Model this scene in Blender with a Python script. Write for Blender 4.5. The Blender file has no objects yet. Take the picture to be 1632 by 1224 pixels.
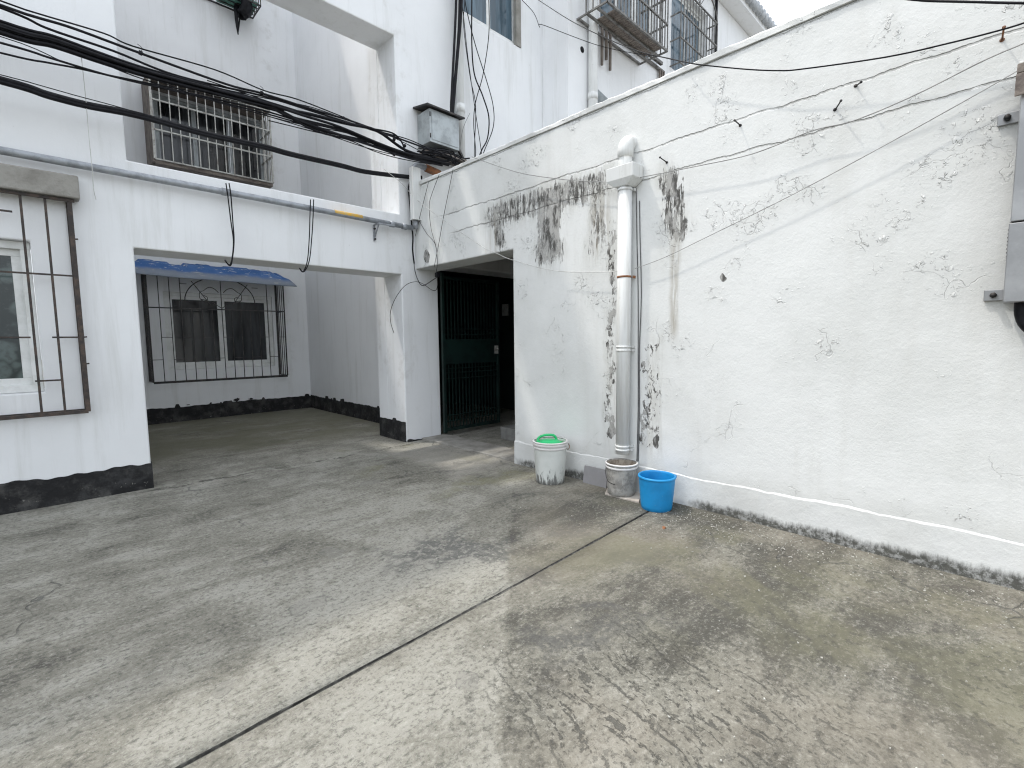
import bpy, bmesh, math, random
from mathutils import Vector, Matrix
random.seed(7)
R = math.radians
scene = bpy.context.scene
col = scene.collection

# ------------------------------------------------------------------ camera
YAW, PITCH, ROLL, FPX, CAMH = 0.79924, 0.09133, -0.01076, 765.73, 1.3
fw = Vector((math.cos(YAW)*math.cos(PITCH), math.sin(YAW)*math.cos(PITCH), -math.sin(PITCH)))
r0 = Vector((math.sin(YAW), -math.cos(YAW), 0)); u0 = r0.cross(fw)
c_, s_ = math.cos(ROLL), math.sin(ROLL)
rt = r0*c_ + u0*s_; up = u0*c_ - r0*s_
cam = bpy.data.cameras.new('camera'); camo = bpy.data.objects.new('camera', cam); col.objects.link(camo)
camo.matrix_world = Matrix(((rt.x, up.x, -fw.x, 0), (rt.y, up.y, -fw.y, 0), (rt.z, up.z, -fw.z, CAMH), (0, 0, 0, 1)))
cam.sensor_width = 36; cam.lens = FPX/1632*36; cam.clip_start = 0.02; cam.clip_end = 500
scene.camera = camo

# ------------------------------------------------------------------ light
SUN = Vector((-0.28, 0.40, 1.0)).normalized()
w = bpy.data.worlds.new('World'); scene.world = w; w.use_nodes = True
nt = w.node_tree; bg = nt.nodes['Background']
sky = nt.nodes.new('ShaderNodeTexSky'); sky.sky_type = 'NISHITA'; sky.sun_disc = False
sky.sun_elevation = math.asin(SUN.z); sky.sun_rotation = math.atan2(SUN.x, SUN.y)
sky.dust_density = 5.0; sky.air_density = 1.0; sky.ozone_density = 1.0
hs = nt.nodes.new('ShaderNodeHueSaturation'); hs.inputs['Saturation'].default_value = 0.42   # thin white haze over the blue
nt.links.new(sky.outputs[0], hs.inputs['Color']); veil = nt.nodes.new('ShaderNodeMix'); veil.data_type = 'RGBA'; veil.inputs[0].default_value = 0.6
nt.links.new(hs.outputs[0], veil.inputs[6]); veil.inputs[7].default_value = (3.5, 3.75, 4.0, 1); nt.links.new(veil.outputs[2], bg.inputs[0]); bg.inputs[1].default_value = 0.15
sl = bpy.data.lights.new('sun', 'SUN'); sl.energy = 0.66; sl.angle = R(1.5); sl.color = (1.0, 0.95, 0.87)
so = bpy.data.objects.new('sun', sl); col.objects.link(so)
so.rotation_euler = (-SUN).to_track_quat('-Z', 'Y').to_euler()
scene.view_settings.view_transform = 'Standard'; scene.view_settings.look = 'None'
scene.view_settings.exposure = 1.6; scene.view_settings.gamma = 1.0
scene.render.engine = 'CYCLES'
cy = scene.cycles; cy.use_denoising = True; cy.denoising_prefilter = 'NONE'; cy.denoising_input_passes = 'RGB_ALBEDO_NORMAL'; cy.max_bounces = 5; cy.diffuse_bounces = 4; cy.glossy_bounces = 2; cy.transmission_bounces = 2
cy.caustics_reflective = False; cy.caustics_refractive = False; cy.filter_width = 1.15; cy.sample_clamp_indirect = 4.0

# ------------------------------------------------------------------ helpers: measuring rays to real planes
CO = Vector((0, 0, CAMH))
def ray(px, py): return rt*((px-816)/FPX) + up*(-(py-612)/FPX) + fw
def ay(px, py, Y): d = ray(px, py); return CO + d*(Y/d.y)
def bx(px, py, X): d = ray(px, py); return CO + d*(X/d.x)
def gz(px, py, z=0.0): d = ray(px, py); return CO + d*((z-CAMH)/d.z)
def apath(pts, Y, Y1=None):
    n = len(pts); return [ay(p[0], p[1], Y if Y1 is None else Y+(Y1-Y)*i/(n-1)) for i, p in enumerate(pts)]
def bpath(pts, X): return [bx(p[0], p[1], X) for p in pts]

def tag(o, label=None, cat=None, group=None, kind=None):
    if label: o['label'] = label
    if cat: o['category'] = cat
    if group: o['group'] = group
    if kind: o['kind'] = kind
    return o
def empty(name, loc, label, cat, group=None):
    o = bpy.data.objects.new(name, None); col.objects.link(o); o.location = loc; o.empty_display_size = .1
    return tag(o, label, cat, group)

def smooth_path(pts, sub=5):
    P = [Vector(p) for p in pts]
    if len(P) < 3: return P
    out = []
    for i in range(len(P)-1):
        p0 = P[max(i-1, 0)]; p1 = P[i]; p2 = P[i+1]; p3 = P[min(i+2, len(P)-1)]
        for k in range(sub):
            t = k/sub
            out.append(0.5*((2*p1)+(p2-p0)*t+(2*p0-5*p1+4*p2-p3)*t*t+(3*p1-p0-3*p2+p3)*t**3))
    out.append(P[-1]); return out

class MB:
    def __init__(s): s.v = []; s.f = []; s.sm = []
    def add(s, vs, fs, smooth=False):
        b = len(s.v); s.v += [tuple(v) for v in vs]; s.f += [tuple(b+i for i in f) for f in fs]; s.sm += [smooth]*len(fs); return s
    def box(s, x0, x1, y0, y1, z0, z1):
        v = [(x, y, z) for x in (x0, x1) for y in (y0, y1) for z in (z0, z1)]
        return s.add(v, [(0, 1, 3, 2), (4, 6, 7, 5), (0, 4, 5, 1), (2, 3, 7, 6), (0, 2, 6, 4), (1, 5, 7, 3)])
    def quad(s, a, b, c, d): return s.add([a, b, c, d], [(0, 1, 2, 3)])
    def bar(s, a, b, w, h=None):          # square bar between two points
        a = Vector(a); b = Vector(b); h = h or w; d = (b-a).normalized()
        n = d.cross(Vector((0, 0, 1)));  n = Vector((1, 0, 0)) if n.length < 1e-3 else n.normalized()
        m = d.cross(n).normalized(); n = n*(w/2); m = m*(h/2)
        v = [p+i*n+j*m for p in (a, b) for i, j in ((-1, -1), (1, -1), (1, 1), (-1, 1))]
        return s.add(v, [(3, 2, 1, 0), (4, 5, 6, 7), (0, 1, 5, 4), (1, 2, 6, 5), (2, 3, 7, 6), (3, 0, 4, 7)])
    def tube(s, pts, r, seg=8, cap=True, sub=0):
        P = smooth_path(pts, sub) if sub else [Vector(p) for p in pts]
        n = len(P); rs = r if isinstance(r, (list, tuple)) else [r]*n
        t0 = (P[1]-P[0]).normalized(); nrm = t0.cross(Vector((0.31, 0.22, 0.93))).normalized()
        vs = []
        for i in range(n):
            t = (P[min(i+1, n-1)]-P[max(i-1, 0)]).normalized()
            nrm = nrm-t*nrm.dot(t)
            nrm = nrm.normalized() if nrm.length > 1e-6 else t.orthogonal().normalized()
            bi = t.cross(nrm)
            for k in range(seg):
                a = 2*math.pi*k/seg; vs.append(P[i]+(nrm*math.cos(a)+bi*math.sin(a))*rs[i])
        fs = [(i*seg+k, i*seg+(k+1) % seg, (i+1)*seg+(k+1) % seg, (i+1)*seg+k) for i in range(n-1) for k in range(seg)]
        if cap: fs += [tuple(range(seg-1, -1, -1)), tuple((n-1)*seg+k for k in range(seg))]
        return s.add(vs, fs, True)
    def lathe(s, prof, c, seg=40, squash=1.0):
        vs = []; n = len(prof)
        for r, z in prof:
            for k in range(seg):
                a = 2*math.pi*k/seg; vs.append((c[0]+r*math.cos(a), c[1]+r*math.sin(a)*squash, c[2]+z))
        fs = [(i*seg+k, i*seg+(k+1) % seg, (i+1)*seg+(k+1) % seg, (i+1)*seg+k) for i in range(n-1) for k in range(seg)]
        return s.add(vs, fs, True)
    def disc(s, c, r, seg=40, flip=False):
        vs = [(c[0]+r*math.cos(2*math.pi*k/seg), c[1]+r*math.sin(2*math.pi*k/seg), c[2]) for k in range(seg)]
        return s.add(vs, [tuple(range(seg))[::-1] if flip else tuple(range(seg))])
    def build(s, name, m, parent=None, bevel=0, seg=2):
        me = bpy.data.meshes.new(name); me.from_pydata(s.v, [], s.f)
        me.polygons.foreach_set('use_smooth', s.sm); me.materials.append(m); me.update()
        bm = bmesh.new(); bm.from_mesh(me); bmesh.ops.recalc_face_normals(bm, faces=bm.faces); bm.to_mesh(me); bm.free()
        o = bpy.data.objects.new(name, me); col.objects.link(o)
        if parent:
            o.parent = parent
            pw = parent_loc(parent); o.matrix_parent_inverse = Matrix.Translation(-pw)
        if bevel:
            b = o.modifiers.new('bevel', 'BEVEL'); b.width = bevel; b.segments = seg; b.limit_method = 'ANGLE'; b.angle_limit = R(40)
        return o
def parent_loc(p):
    v = Vector(p.location)
    return v if p.parent is None else v      # parts sit at the world origin, only things (empties) have a location

def panel(us, vs, hole, t0, t1, plane):
    """solid wall slab cut by a grid: us/vs cell edges, hole(u,v) -> open; plane 'A' (x,z at y) or 'B' (y,z at x)"""
    mb = MB(); idx = {}
    def V(i, j, k):
        key = (i, j, k)
        if key not in idx:
            u, v, t = us[i], vs[j], (t0, t1)[k]
            mb.v.append((u, t, v) if plane == 'A' else (t, u, v)); idx[key] = len(mb.v)-1
        return idx[key]
    nu, nv = len(us)-1, len(vs)-1
    S = lambda i, j: 0 <= i < nu and 0 <= j < nv and not hole((us[i]+us[i+1])/2, (vs[j]+vs[j+1])/2)
    for i in range(nu):
        for j in range(nv):
            if not S(i, j): continue
            for k in (0, 1): mb.f.append((V(i, j, k), V(i+1, j, k), V(i+1, j+1, k), V(i, j+1, k)))
            if not S(i-1, j): mb.f.append((V(i, j, 0), V(i, j+1, 0), V(i, j+1, 1), V(i, j, 1)))
            if not S(i+1, j): mb.f.append((V(i+1, j, 0), V(i+1, j+1, 0), V(i+1, j+1, 1), V(i+1, j, 1)))
            if not S(i, j-1): mb.f.append((V(i, j, 0), V(i+1, j, 0), V(i+1, j, 1), V(i, j, 1)))
            if not S(i, j+1): mb.f.append((V(i, j+1, 0), V(i+1, j+1, 0), V(i+1, j+1, 1), V(i, j+1, 1)))
    mb.sm = [False]*len(mb.f); return mb

# ------------------------------------------------------------------ helpers: node materials
class G:
    def __init__(s, name):
        s.m = bpy.data.materials.new(name); s.m.use_nodes = True; s.nt = s.m.node_tree
        s.b = s.nt.nodes['Principled BSDF']; s.geo = s.nt.nodes.new('ShaderNodeNewGeometry')
        s.pos = s.geo.outputs['Position']
        sp = s.nt.nodes.new('ShaderNodeSeparateXYZ'); s.nt.links.new(s.pos, sp.inputs[0])
        s.x, s.y, s.z = sp.outputs
    def put(s, sock, v):
        if isinstance(v, (int, float)): sock.default_value = v
        elif isinstance(v, tuple): sock.default_value = v if len(v) == len(sock.default_value) else (*v, 1)
        else: s.nt.links.new(v, sock)
    def ma(s, op, a, b=0.0, clamp=False):
        n = s.nt.nodes.new('ShaderNodeMath'); n.operation = op; n.use_clamp = clamp
        s.put(n.inputs[0], a); s.put(n.inputs[1], b); return n.outputs[0]
    def mul(s, *a):
        r = a[0]
        for b in a[1:]: r = s.ma('MULTIPLY', r, b)
        return r
    def add(s, *a):
        r = a[0]
        for b in a[1:]: r = s.ma('ADD', r, b)
        return r
    def sub(s, a, b): return s.ma('SUBTRACT', a, b)
    def mx(s, a, b): return s.ma('MAXIMUM', a, b)
    def sm(s, x, lo, hi):                       # smoothstep, also falling when lo > hi
        n = s.nt.nodes.new('ShaderNodeMapRange'); n.interpolation_type = 'SMOOTHSTEP'
        a, b = (0.0, 1.0) if lo < hi else (1.0, 0.0)
        s.put(n.inputs[0], x); n.inputs[1].default_value = min(lo, hi); n.inputs[2].default_value = max(lo, hi)
        n.inputs[3].default_value = a; n.inputs[4].default_value = b; return n.outputs[0]
    def band(s, x, a, b, e): return s.mul(s.sm(x, a-e, a+e), s.sm(x, b+e, b-e))
    def vec(s, x, y, z):
        n = s.nt.nodes.new('ShaderNodeCombineXYZ')
        for i, v in enumerate((x, y, z)): s.put(n.inputs[i], v)
        return n.outputs[0]
    def scl(s, x, y, z):
        n = s.nt.nodes.new('ShaderNodeVectorMath'); n.operation = 'MULTIPLY'
        s.nt.links.new(s.pos, n.inputs[0]); n.inputs[1].default_value = (x, y, z); return n.outputs[0]
    def noise(s, scale, detail=4, rough=.55, dist=0, v=None):
        n = s.nt.nodes.new('ShaderNodeTexNoise'); s.nt.links.new(v or s.pos, n.inputs['Vector'])
        n.inputs['Scale'].default_value = scale; n.inputs['Detail'].default_value = detail
        n.inputs['Roughness'].default_value = rough; n.inputs['Distortion'].default_value = dist
        return n.outputs['Fac']
    def voro(s, scale, feat='F1', v=None, rand=1):
        n = s.nt.nodes.new('ShaderNodeTexVoronoi'); n.feature = feat; s.nt.links.new(v or s.pos, n.inputs['Vector'])
        n.inputs['Scale'].default_value = scale; n.inputs['Randomness'].default_value = rand
        return n.outputs['Distance']
    def warp(s, v, scale, amt):
        n = s.nt.nodes.new('ShaderNodeTexNoise'); s.nt.links.new(v, n.inputs['Vector']); n.inputs['Scale'].default_value = scale
        n.inputs['Detail'].default_value = 4
        a = s.nt.nodes.new('ShaderNodeVectorMath'); a.operation = 'MULTIPLY_ADD'
        s.nt.links.new(n.outputs['Color'], a.inputs[0]); a.inputs[1].default_value = (amt,)*3; s.nt.links.new(v, a.inputs[2])
        return a.outputs[0]
    def mix(s, f, a, b):
        n = s.nt.nodes.new('ShaderNodeMix'); n.data_type = 'RGBA'
        s.put(n.inputs[0], f); s.put(n.inputs[6], a); s.put(n.inputs[7], b); return n.outputs[2]
    def bump(s, h, dist=.01, strength=1.0):
        n = s.nt.nodes.new('ShaderNodeBump'); n.inputs['Distance'].default_value = dist; n.inputs['Strength'].default_value = strength
        s.nt.links.new(h, n.inputs['Height']); s.nt.links.new(n.outputs[0], s.b.inputs['Normal'])
    def done(s, c, rough=.8, metal=0, spec=.3):
        s.put(s.b.inputs['Base Color'], c); s.put(s.b.inputs['Roughness'], rough); s.put(s.b.inputs['Metallic'], metal)
        s.b.inputs['Specular IOR Level'].default_value = spec; return s.m

def simple(name, c, c2=None, scale=8, rough=.6, metal=0, spec=.4, bump=0, thr=(.4, .65), rough2=None):
    g = G(name); c2 = c2 or tuple(k*.75 for k in c)
    n = g.noise(scale, 6, .65); f = g.sm(n, *thr)
    if bump: g.bump(g.noise(scale*6, 4), bump)
    return g.done(g.mix(f, c, c2), rough if rough2 is None else g.add(rough, g.mul(f, rough2-rough)), metal, spec)

# --- weathered white outbuilding plaster
def mat_plaster():
    g = G('peeling_white_plaster'); y, z = g.y, g.z
    n1 = g.noise(1.3, 5, .6); base = g.mix(g.sm(n1, .35, .7), (.745, .755, .745), (.655, .665, .65))
    base = g.mix(g.mul(g.sm(g.noise(1, 4, .6, 0, g.scl(1, 5, .6)), .5, .75), .35), base, (.60, .60, .575))
    st = g.noise(1, 6, .68, .3, g.scl(1, 42, 6.5)); sp = g.noise(1, 6, .72, .6, g.scl(14, 20, 11))
    # flaking under the roof slab crack, in drips
    yw = g.add(y, g.mul(g.sub(g.noise(3), .5), .25))
    wA = g.mul(g.band(yw, 2.35, 4.02, .12), g.band(z, 2.45, 2.77, .10), .54)
    w1 = g.mul(g.band(yw, 2.88, 3.25, .10), g.band(z, 1.98, 2.76, .18), .64)
    w2 = g.mul(g.band(yw, 3.66, 3.86, .07), g.band(z, 2.2, 2.76, .12), .56)
    w3 = g.mul(g.band(yw, 2.40, 2.66, .08), g.band(z, 1.95, 2.7, .2), .46)
    w4 = g.mul(g.band(yw, 1.72, 1.93, .06), g.band(z, 2.0, 2.62, .12), .57)
    brkup = g.noise(1, 4, .7, .4, g.scl(1, 75, 20))
    streak = g.sm(g.add(st, g.mul(g.sub(brkup, .5), .55), g.mx(g.mx(wA, w1), g.mx(w2, g.mx(w3, w4)))), .955, 1.05)
    wl = g.mul(g.band(yw, 2.31, 2.44, .05), g.band(z, .36, 2.35, .15), .48)
    wr = g.mul(g.band(yw, 1.88, 2.10, .06), g.band(z, .36, 1.32, .08), .44)
    wd = g.mul(g.band(y, 1.95, 2.12, .05), g.band(z, .38, .85, .08), .49)
    flat = g.sm(g.add(sp, g.mul(g.sub(brkup, .5), .3), g.mx(wl, g.mx(wr, wd))), .985, 1.01)
    pk = g.mul(g.sm(g.noise(1.1, 3), .54, .66), g.sm(g.noise(16, 5, .6), .71, .74))     # scattered chips
    peel = g.mx(g.mx(streak, flat), g.mul(pk, .8))
    # bare patches knocked out at known places
    pw = g.warp(g.pos, 9, .10)
    spn = g.nt.nodes.new('ShaderNodeSeparateXYZ'); g.nt.links.new(pw, spn.inputs[0])
    def blob(cy, cz, ry, rz):
        a = g.ma('POWER', g.mul(g.sub(spn.outputs[1], cy+.05), 1/ry), 2.0); b = g.ma('POWER', g.mul(g.sub(spn.outputs[2], cz+.05), 1/rz), 2.0)
        return g.sm(g.add(a, b), 1.15, .85)
    for cy, cz, ry, rz in ((5.10, 2.35, .06, .08), (1.44, 1.72, .02, .025), (1.93, .47, .028, .07), (2.36, .50, .04, .08)):
        peel = g.mx(peel, blob(cy, cz, ry, rz))
    dk = g.sm(g.noise(1, 4, .65, .3, g.scl(1, 16, 6)), .42, .58)
    under = g.mix(dk, (.42, .415, .40), (.10, .098, .092))
    soft = g.mul(g.mx(g.mx(wA, w1), g.mx(w2, g.mx(g.mx(w3, w4), g.mx(g.mx(wl, wr), wd)))), g.sm(g.noise(1, 5, .7, .3, g.scl(1, 14, 3)), .36, .66), 1.3)
    base = g.mix(soft, base, (.47, .465, .43))
    c = g.mix(peel, base, under)
    # brown run-off streaks
    run = g.mul(g.band(g.add(y, g.mul(g.sub(g.noise(6), .5), .05)), 1.77, 1.83, .03), g.band(z, 1.32, 2.05, .1), g.sm(g.noise(1, 4, .6, 0, g.scl(1, 30, 3)), .3, .6))
    run = g.mx(run, g.mul(g.band(y, 3.80, 3.98, .03), g.band(z, 2.0, 2.62, .1), g.sm(g.noise(1, 4, .6, 0, g.scl(1, 20, 1)), .42, .6), .6))
    run = g.mx(run, g.mul(g.band(y, 2.40, 2.60, .05), g.band(z, 2.0, 2.5, .15), g.sm(g.noise(1, 4, .6, 0, g.scl(1, 20, 2)), .42, .6), .7))
    c = g.mix(g.mul(run, .8), c, (.36, .33, .275))
    # cracks: two long horizontal ones and a broken net
    wob = g.mul(g.sub(g.noise(1.0, 5, .65, 0, g.scl(1, 2.6, 0)), .5), .085)
    def hcrack(zc, wdt, m=1.0): return g.mul(g.sm(g.ma('ABSOLUTE', g.sub(g.sub(z, zc), wob)), wdt, wdt*.35), m)
    brk = g.sm(g.noise(1, 4, .6, 0, g.scl(1, 3, 3)), .33, .42)
    ck = g.mx(g.mul(hcrack(2.77, .009), g.sm(y, 5.0, 4.6), g.add(.35, g.mul(g.sm(g.noise(1, 4, .65, 0, g.scl(1, 4, 2)), .40, .55), .65))), g.mul(hcrack(2.55, .0075), brk, g.sm(y, 4.7, 4.4)))
    ck = g.mx(ck, g.mul(hcrack(3.215, .006), brk, .8))
    cell = g.voro(1.6, 'DISTANCE_TO_EDGE', g.warp(g.pos, 2.6, .7))
    net = g.mul(g.sm(cell, .0045, .0015), g.sm(g.noise(2.6, 3), .54, .60), .26)
    ck = g.mx(ck, net)
    c = g.mix(g.mul(ck, .52), c, (.19, .19, .18))
    # grime just above the plinth
    low = g.mul(g.sm(g.add(z, g.mul(g.noise(5, 4), .22)), .50, .34), .25)
    c = g.mix(low, c, (.45, .45, .42))
    # relief
    clus = g.add(g.noise(2.6, 4, .65), g.mul(g.sm(z, .9, 2.3), .055), -.04)
    bl = g.mul(g.sm(g.noise(24, 3, .6, .6), .585, .625), g.sm(clus, .575, .64))
    bl2 = g.mul(g.sm(g.noise(48, 2, .6, .4), .60, .64), g.sm(clus, .525, .61))
    h = g.add(g.mul(clus, .5), g.mul(g.noise(75, 3, .7), .12), g.mul(bl, .45), g.mul(bl2, .16), g.mul(g.mx(streak, flat), -.22), g.mul(ck, -.6))
    g.bump(h, .015); return g.done(c, .85, 0, .2)

def mat_plinth():
    g = G('dirty_white_plinth'); y, z = g.y, g.z
    base = g.mix(g.sm(g.noise(2, 5), .35, .7), (.69, .70, .69), (.58, .585, .57))
    hgt = g.add(.004, g.mul(g.noise(1, 6, .78, .2, g.scl(1, 30, 9)), .085), g.mul(g.sub(g.noise(1, 4, .65, 0, g.scl(1, 1.7, 0)), .5), .16))
    amt = g.mx(g.sm(y, 1.75, 1.5), g.mul(g.band(y, 2.45, 3.5, .1), .95))
    gr = g.mul(g.sm(g.sub(z, hgt), .035, -.015), amt, g.add(.55, g.mul(g.sm(g.noise(30, 5, .7), .34, .56), .45)))
    c = g.mix(g.mul(gr, .95), base, g.mix(g.noise(40, 3), (.03, .03, .027), (.10, .10, .085)))
    g.bump(g.add(g.mul(g.noise(4, 4), .7), g.mul(g.noise(60, 4, .7), .15), g.mul(gr, -.2)), .015)
    return g.done(c, .85, 0, .2)

def mat_paint_white():
    g = G('clean_white_paint')
    c = g.mix(g.sm(g.noise(.9, 5, .6), .4, .75), (.82, .83, .84), (.76, .77, .78))
    drip = g.mul(g.sm(g.noise(1, 6, .68, .2, g.scl(7, 7, .6)), .50, .74), .5)
    c = g.mix(drip, c, (.62, .625, .61))
    chips = g.mul(g.sm(g.noise(1.2, 3), .51, .60), g.sm(g.noise(11, 6, .65), .72, .74))
    c = g.mix(g.mul(chips, .75), c, (.30, .30, .29))
    # dirty seam near the corner with the outbuilding
    seam = g.mul(g.band(g.x, 3.10, 3.48, .08), g.sm(g.noise(5, 5, .65), .5, .7), .3)
    c = g.mix(seam, c, (.5, .49, .46))
    g.bump(g.add(g.mul(g.noise(2.5, 4), .5), g.mul(g.noise(90, 4, .7), .09), g.mul(chips, -.3)), .012)
    return g.done(c, .8, 0, .25)

def mat_tar():
    g = G('black_tar_paint')
    c = g.mix(g.sm(g.noise(7, 6, .65), .45, .7), (.016, .016, .017), (.045, .045, .046))
    c = g.mix(g.mul(g.sm(g.noise(22, 5, .7), .62, .68), g.sm(g.z, .16, .0)), c, (.34, .33, .30))
    c = g.mix(g.mul(g.sm(g.noise(4, 5, .7), .48, .66), .30), c, (.16, .155, .145))
    g.bump(g.noise(25, 5), .01); return g.done(c, .75, 0, .25)

def mat_ground():
    g = G('stained_concrete'); x, y = g.x, g.y
    big = g.noise(.9, 7, .66, .6); streak = g.noise(1, 7, .68, .5, g.scl(1.1, 4.2, 1)); med = g.noise(3.1, 7, .68, .3)
    fine = g.noise(46, 5, .75); grit = g.noise(150, 3, .7)
    light = (.300, .292, .256); mid = (.196, .189, .160); dark = (.080, .077, .066)
    # regional tone: paler strip beside the joint, darker left, brown damp right
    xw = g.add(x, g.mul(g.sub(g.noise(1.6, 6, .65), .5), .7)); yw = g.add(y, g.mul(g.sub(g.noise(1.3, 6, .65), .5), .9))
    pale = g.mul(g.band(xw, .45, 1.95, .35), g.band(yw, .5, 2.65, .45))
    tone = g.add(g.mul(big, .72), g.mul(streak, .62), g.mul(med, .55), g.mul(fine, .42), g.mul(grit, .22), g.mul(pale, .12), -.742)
    left = g.mul(g.sm(xw, .75, .1), g.sm(y, 4.6, 3.0)); tone = g.sub(tone, g.mul(left, .04))
    rgt = g.sm(g.add(x, g.mul(g.sub(g.noise(5, 6, .75), .5), .16), g.mul(y, -1.0)), -.13, -.06)
    rgt = g.mul(rgt, g.sm(y, 3.3, 2.3))
    tone = g.sub(tone, g.mul(rgt, .165))
    c = g.mix(g.sm(tone, .27, .47), dark, mid); c = g.mix(g.sm(tone, .45, .66), c, light)
    spk = g.noise(1, 5, .80, .3, g.scl(20, 36, 20)); spk2 = g.noise(52, 4, .75)
    c = g.mix(g.mul(g.sm(spk, .53, .64), .62), c, (.075, .073, .066)); c = g.mix(g.mul(g.sm(spk, .45, .34), .35), c, (.42, .41, .37))
    c = g.mix(g.mul(g.sm(spk2, .53, .64), .5), c, (.07, .068, .062)); c = g.mix(g.mul(g.sm(spk2, .44, .34), .35), c, (.44, .43, .39))
    # sooty dark patch across the joint and by the wall corner
    soot = g.mul(g.sm(g.noise(1.9, 6, .66, .4), .50, .60), g.band(x, 1.3, 3.0, .25), g.band(y, 1.0, 2.8, .3), g.sm(g.noise(30, 4, .7), .36, .52))
    c = g.mix(g.mul(soot, .72), c, (.085, .085, .083))
    # brown and green biofilm
    br = g.mul(rgt, g.sm(g.noise(.9, 5, .6, .3, g.scl(1, 1, 1)), .42, .64), .38); c = g.mix(br, c, (.235, .208, .168))
    ms = g.mul(g.band(x, 2.0, 3.3, .4), g.sm(y, 2.6, 1.6), g.sm(g.noise(1.4, 6, .62, .5), .44, .62), .55); c = g.mix(ms, c, (.165, .160, .108))
    ms2 = g.mul(g.sm(yw, 5.9, 6.7), g.sm(g.noise(1.2, 5, .6), .25, .55), .8); c = g.mix(ms2, c, g.mix(g.noise(5, 5), (.10, .098, .066), (.17, .165, .12)))
    ms3 = g.mul(g.band(x, 2.2, 3.5, .3), g.band(y, 3.0, 5.6, .4), g.sm(g.noise(1.7, 5, .6, .4), .52, .66), .6); c = g.mix(ms3, c, (.17, .165, .10))
    # scaled skin: curved tears where the top coat has come off
    sv = g.nt.nodes.new('ShaderNodeVectorRotate'); sv.rotation_type = 'Z_AXIS'; sv.inputs['Angle'].default_value = R(-74)
    g.nt.links.new(g.warp(g.pos, 2.2, .22), sv.inputs[0])
    sc = g.nt.nodes.new('ShaderNodeVectorMath'); sc.operation = 'MULTIPLY'; sc.inputs[1].default_value = (7, 30, 1); g.nt.links.new(sv.outputs[0], sc.inputs[0])
    tear = g.sm(g.add(g.noise(1, 6, .72, .35, sc.outputs[0]), g.mul(g.sub(spk2, .5), .45)), .55, .63)
    treg = g.mul(g.band(xw, 1.0, 2.0, .25), g.band(yw, .2, 1.35, .3)); tear = g.mul(tear, treg)
    pit = g.mul(g.sm(g.noise(24, 6, .7), .57, .62), g.band(xw, .9, 3.4, .3), g.sm(yw, 1.7, 1.1), .55)
    tear = g.mx(tear, pit)
    c = g.mix(g.mul(tear, .8), c, (.080, .078, .070))
    # round spalls on the left slab
    pw = g.warp(g.pos, 16, .12); spn = g.nt.nodes.new('ShaderNodeSeparateXYZ'); g.nt.links.new(pw, spn.inputs[0])
    sp = None; edge = None
    for cx, cy, rx, ry in ((1.20, 2.85, .06, .09), (.86, 2.36, .09, .07), (.40, 2.0, .04, .05), (1.08, 1.36, .04, .06), (2.08, 4.02, .13, .06)):
        a = g.ma('POWER', g.mul(g.sub(spn.outputs[0], cx+.06), 1/rx), 2.0); b = g.ma('POWER', g.mul(g.sub(spn.outputs[1], cy+.06), 1/ry), 2.0)
        d = g.add(a, b); m = g.sm(d, 1.08, .92); e = g.mul(g.sm(d, .7, .95), g.sm(d, 1.25, 1.0))
        sp = m if sp is None else g.mx(sp, m); edge = e if edge is None else g.mx(edge, e)
    c = g.mix(g.mul(sp, .4), c, (.21, .205, .185)); c = g.mix(g.mul(edge, g.sm(g.noise(12), .45, .6), .55), c, (.10, .10, .09))
    # crumbling seam under the frame, between court and recess
    sy = g.ma('ABSOLUTE', g.sub(g.sub(y, 5.22), g.mul(g.sub(g.noise(2.2, 5, .7), .5), .5)))
    inx = g.band(x, .55, 3.5, .1)
    c = g.mix(g.mul(g.sm(sy, .42, .05), inx, g.sm(g.noise(4.5, 5, .7), .46, .6), .55), c, (.36, .35, .31))
    c = g.mix(g.mul(g.sm(sy, .028, .008), inx, g.sm(g.noise(6, 4, .7), .44, .54), .8), c, (.06, .058, .05))
    # hairline cracks and pale flecks
    ck = g.mul(g.sm(g.voro(.75, 'DISTANCE_TO_EDGE', g.warp(g.pos, 2.4, .6)), .007, .002), g.sm(g.noise(1.1, 3), .50, .58))
    c = g.mix(g.mul(ck, .6), c, (.09, .09, .085))
    fl = g.mul(g.sm(g.noise(60, 3, .6), .66, .70), g.add(.12, g.mul(g.band(xw, 2.7, 3.5, .3), g.sm(y, 2.6, 1.6), .75)))
    c = g.mix(g.mul(fl, .8), c, (.50, .49, .45))
    c = g.mix(g.mul(g.sm(grit, .62, .72), .35), c, (.10, .10, .095))
    # paler ground in front of the doorway
    ap = g.mul(g.band(xw, 2.75, 3.6, .15), g.band(yw, 3.55, 4.9, .2), .45); c = g.mix(ap, c, (.40, .38, .34))
    h = g.add(g.mul(med, .5), g.mul(streak, .5), g.mul(fine, .35), g.mul(spk, -.3), g.mul(grit, .12), g.mul(tear, -.2), g.mul(ck, -.5))
    g.bump(h, .012); return g.done(c, .88, 0, .2)

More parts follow.
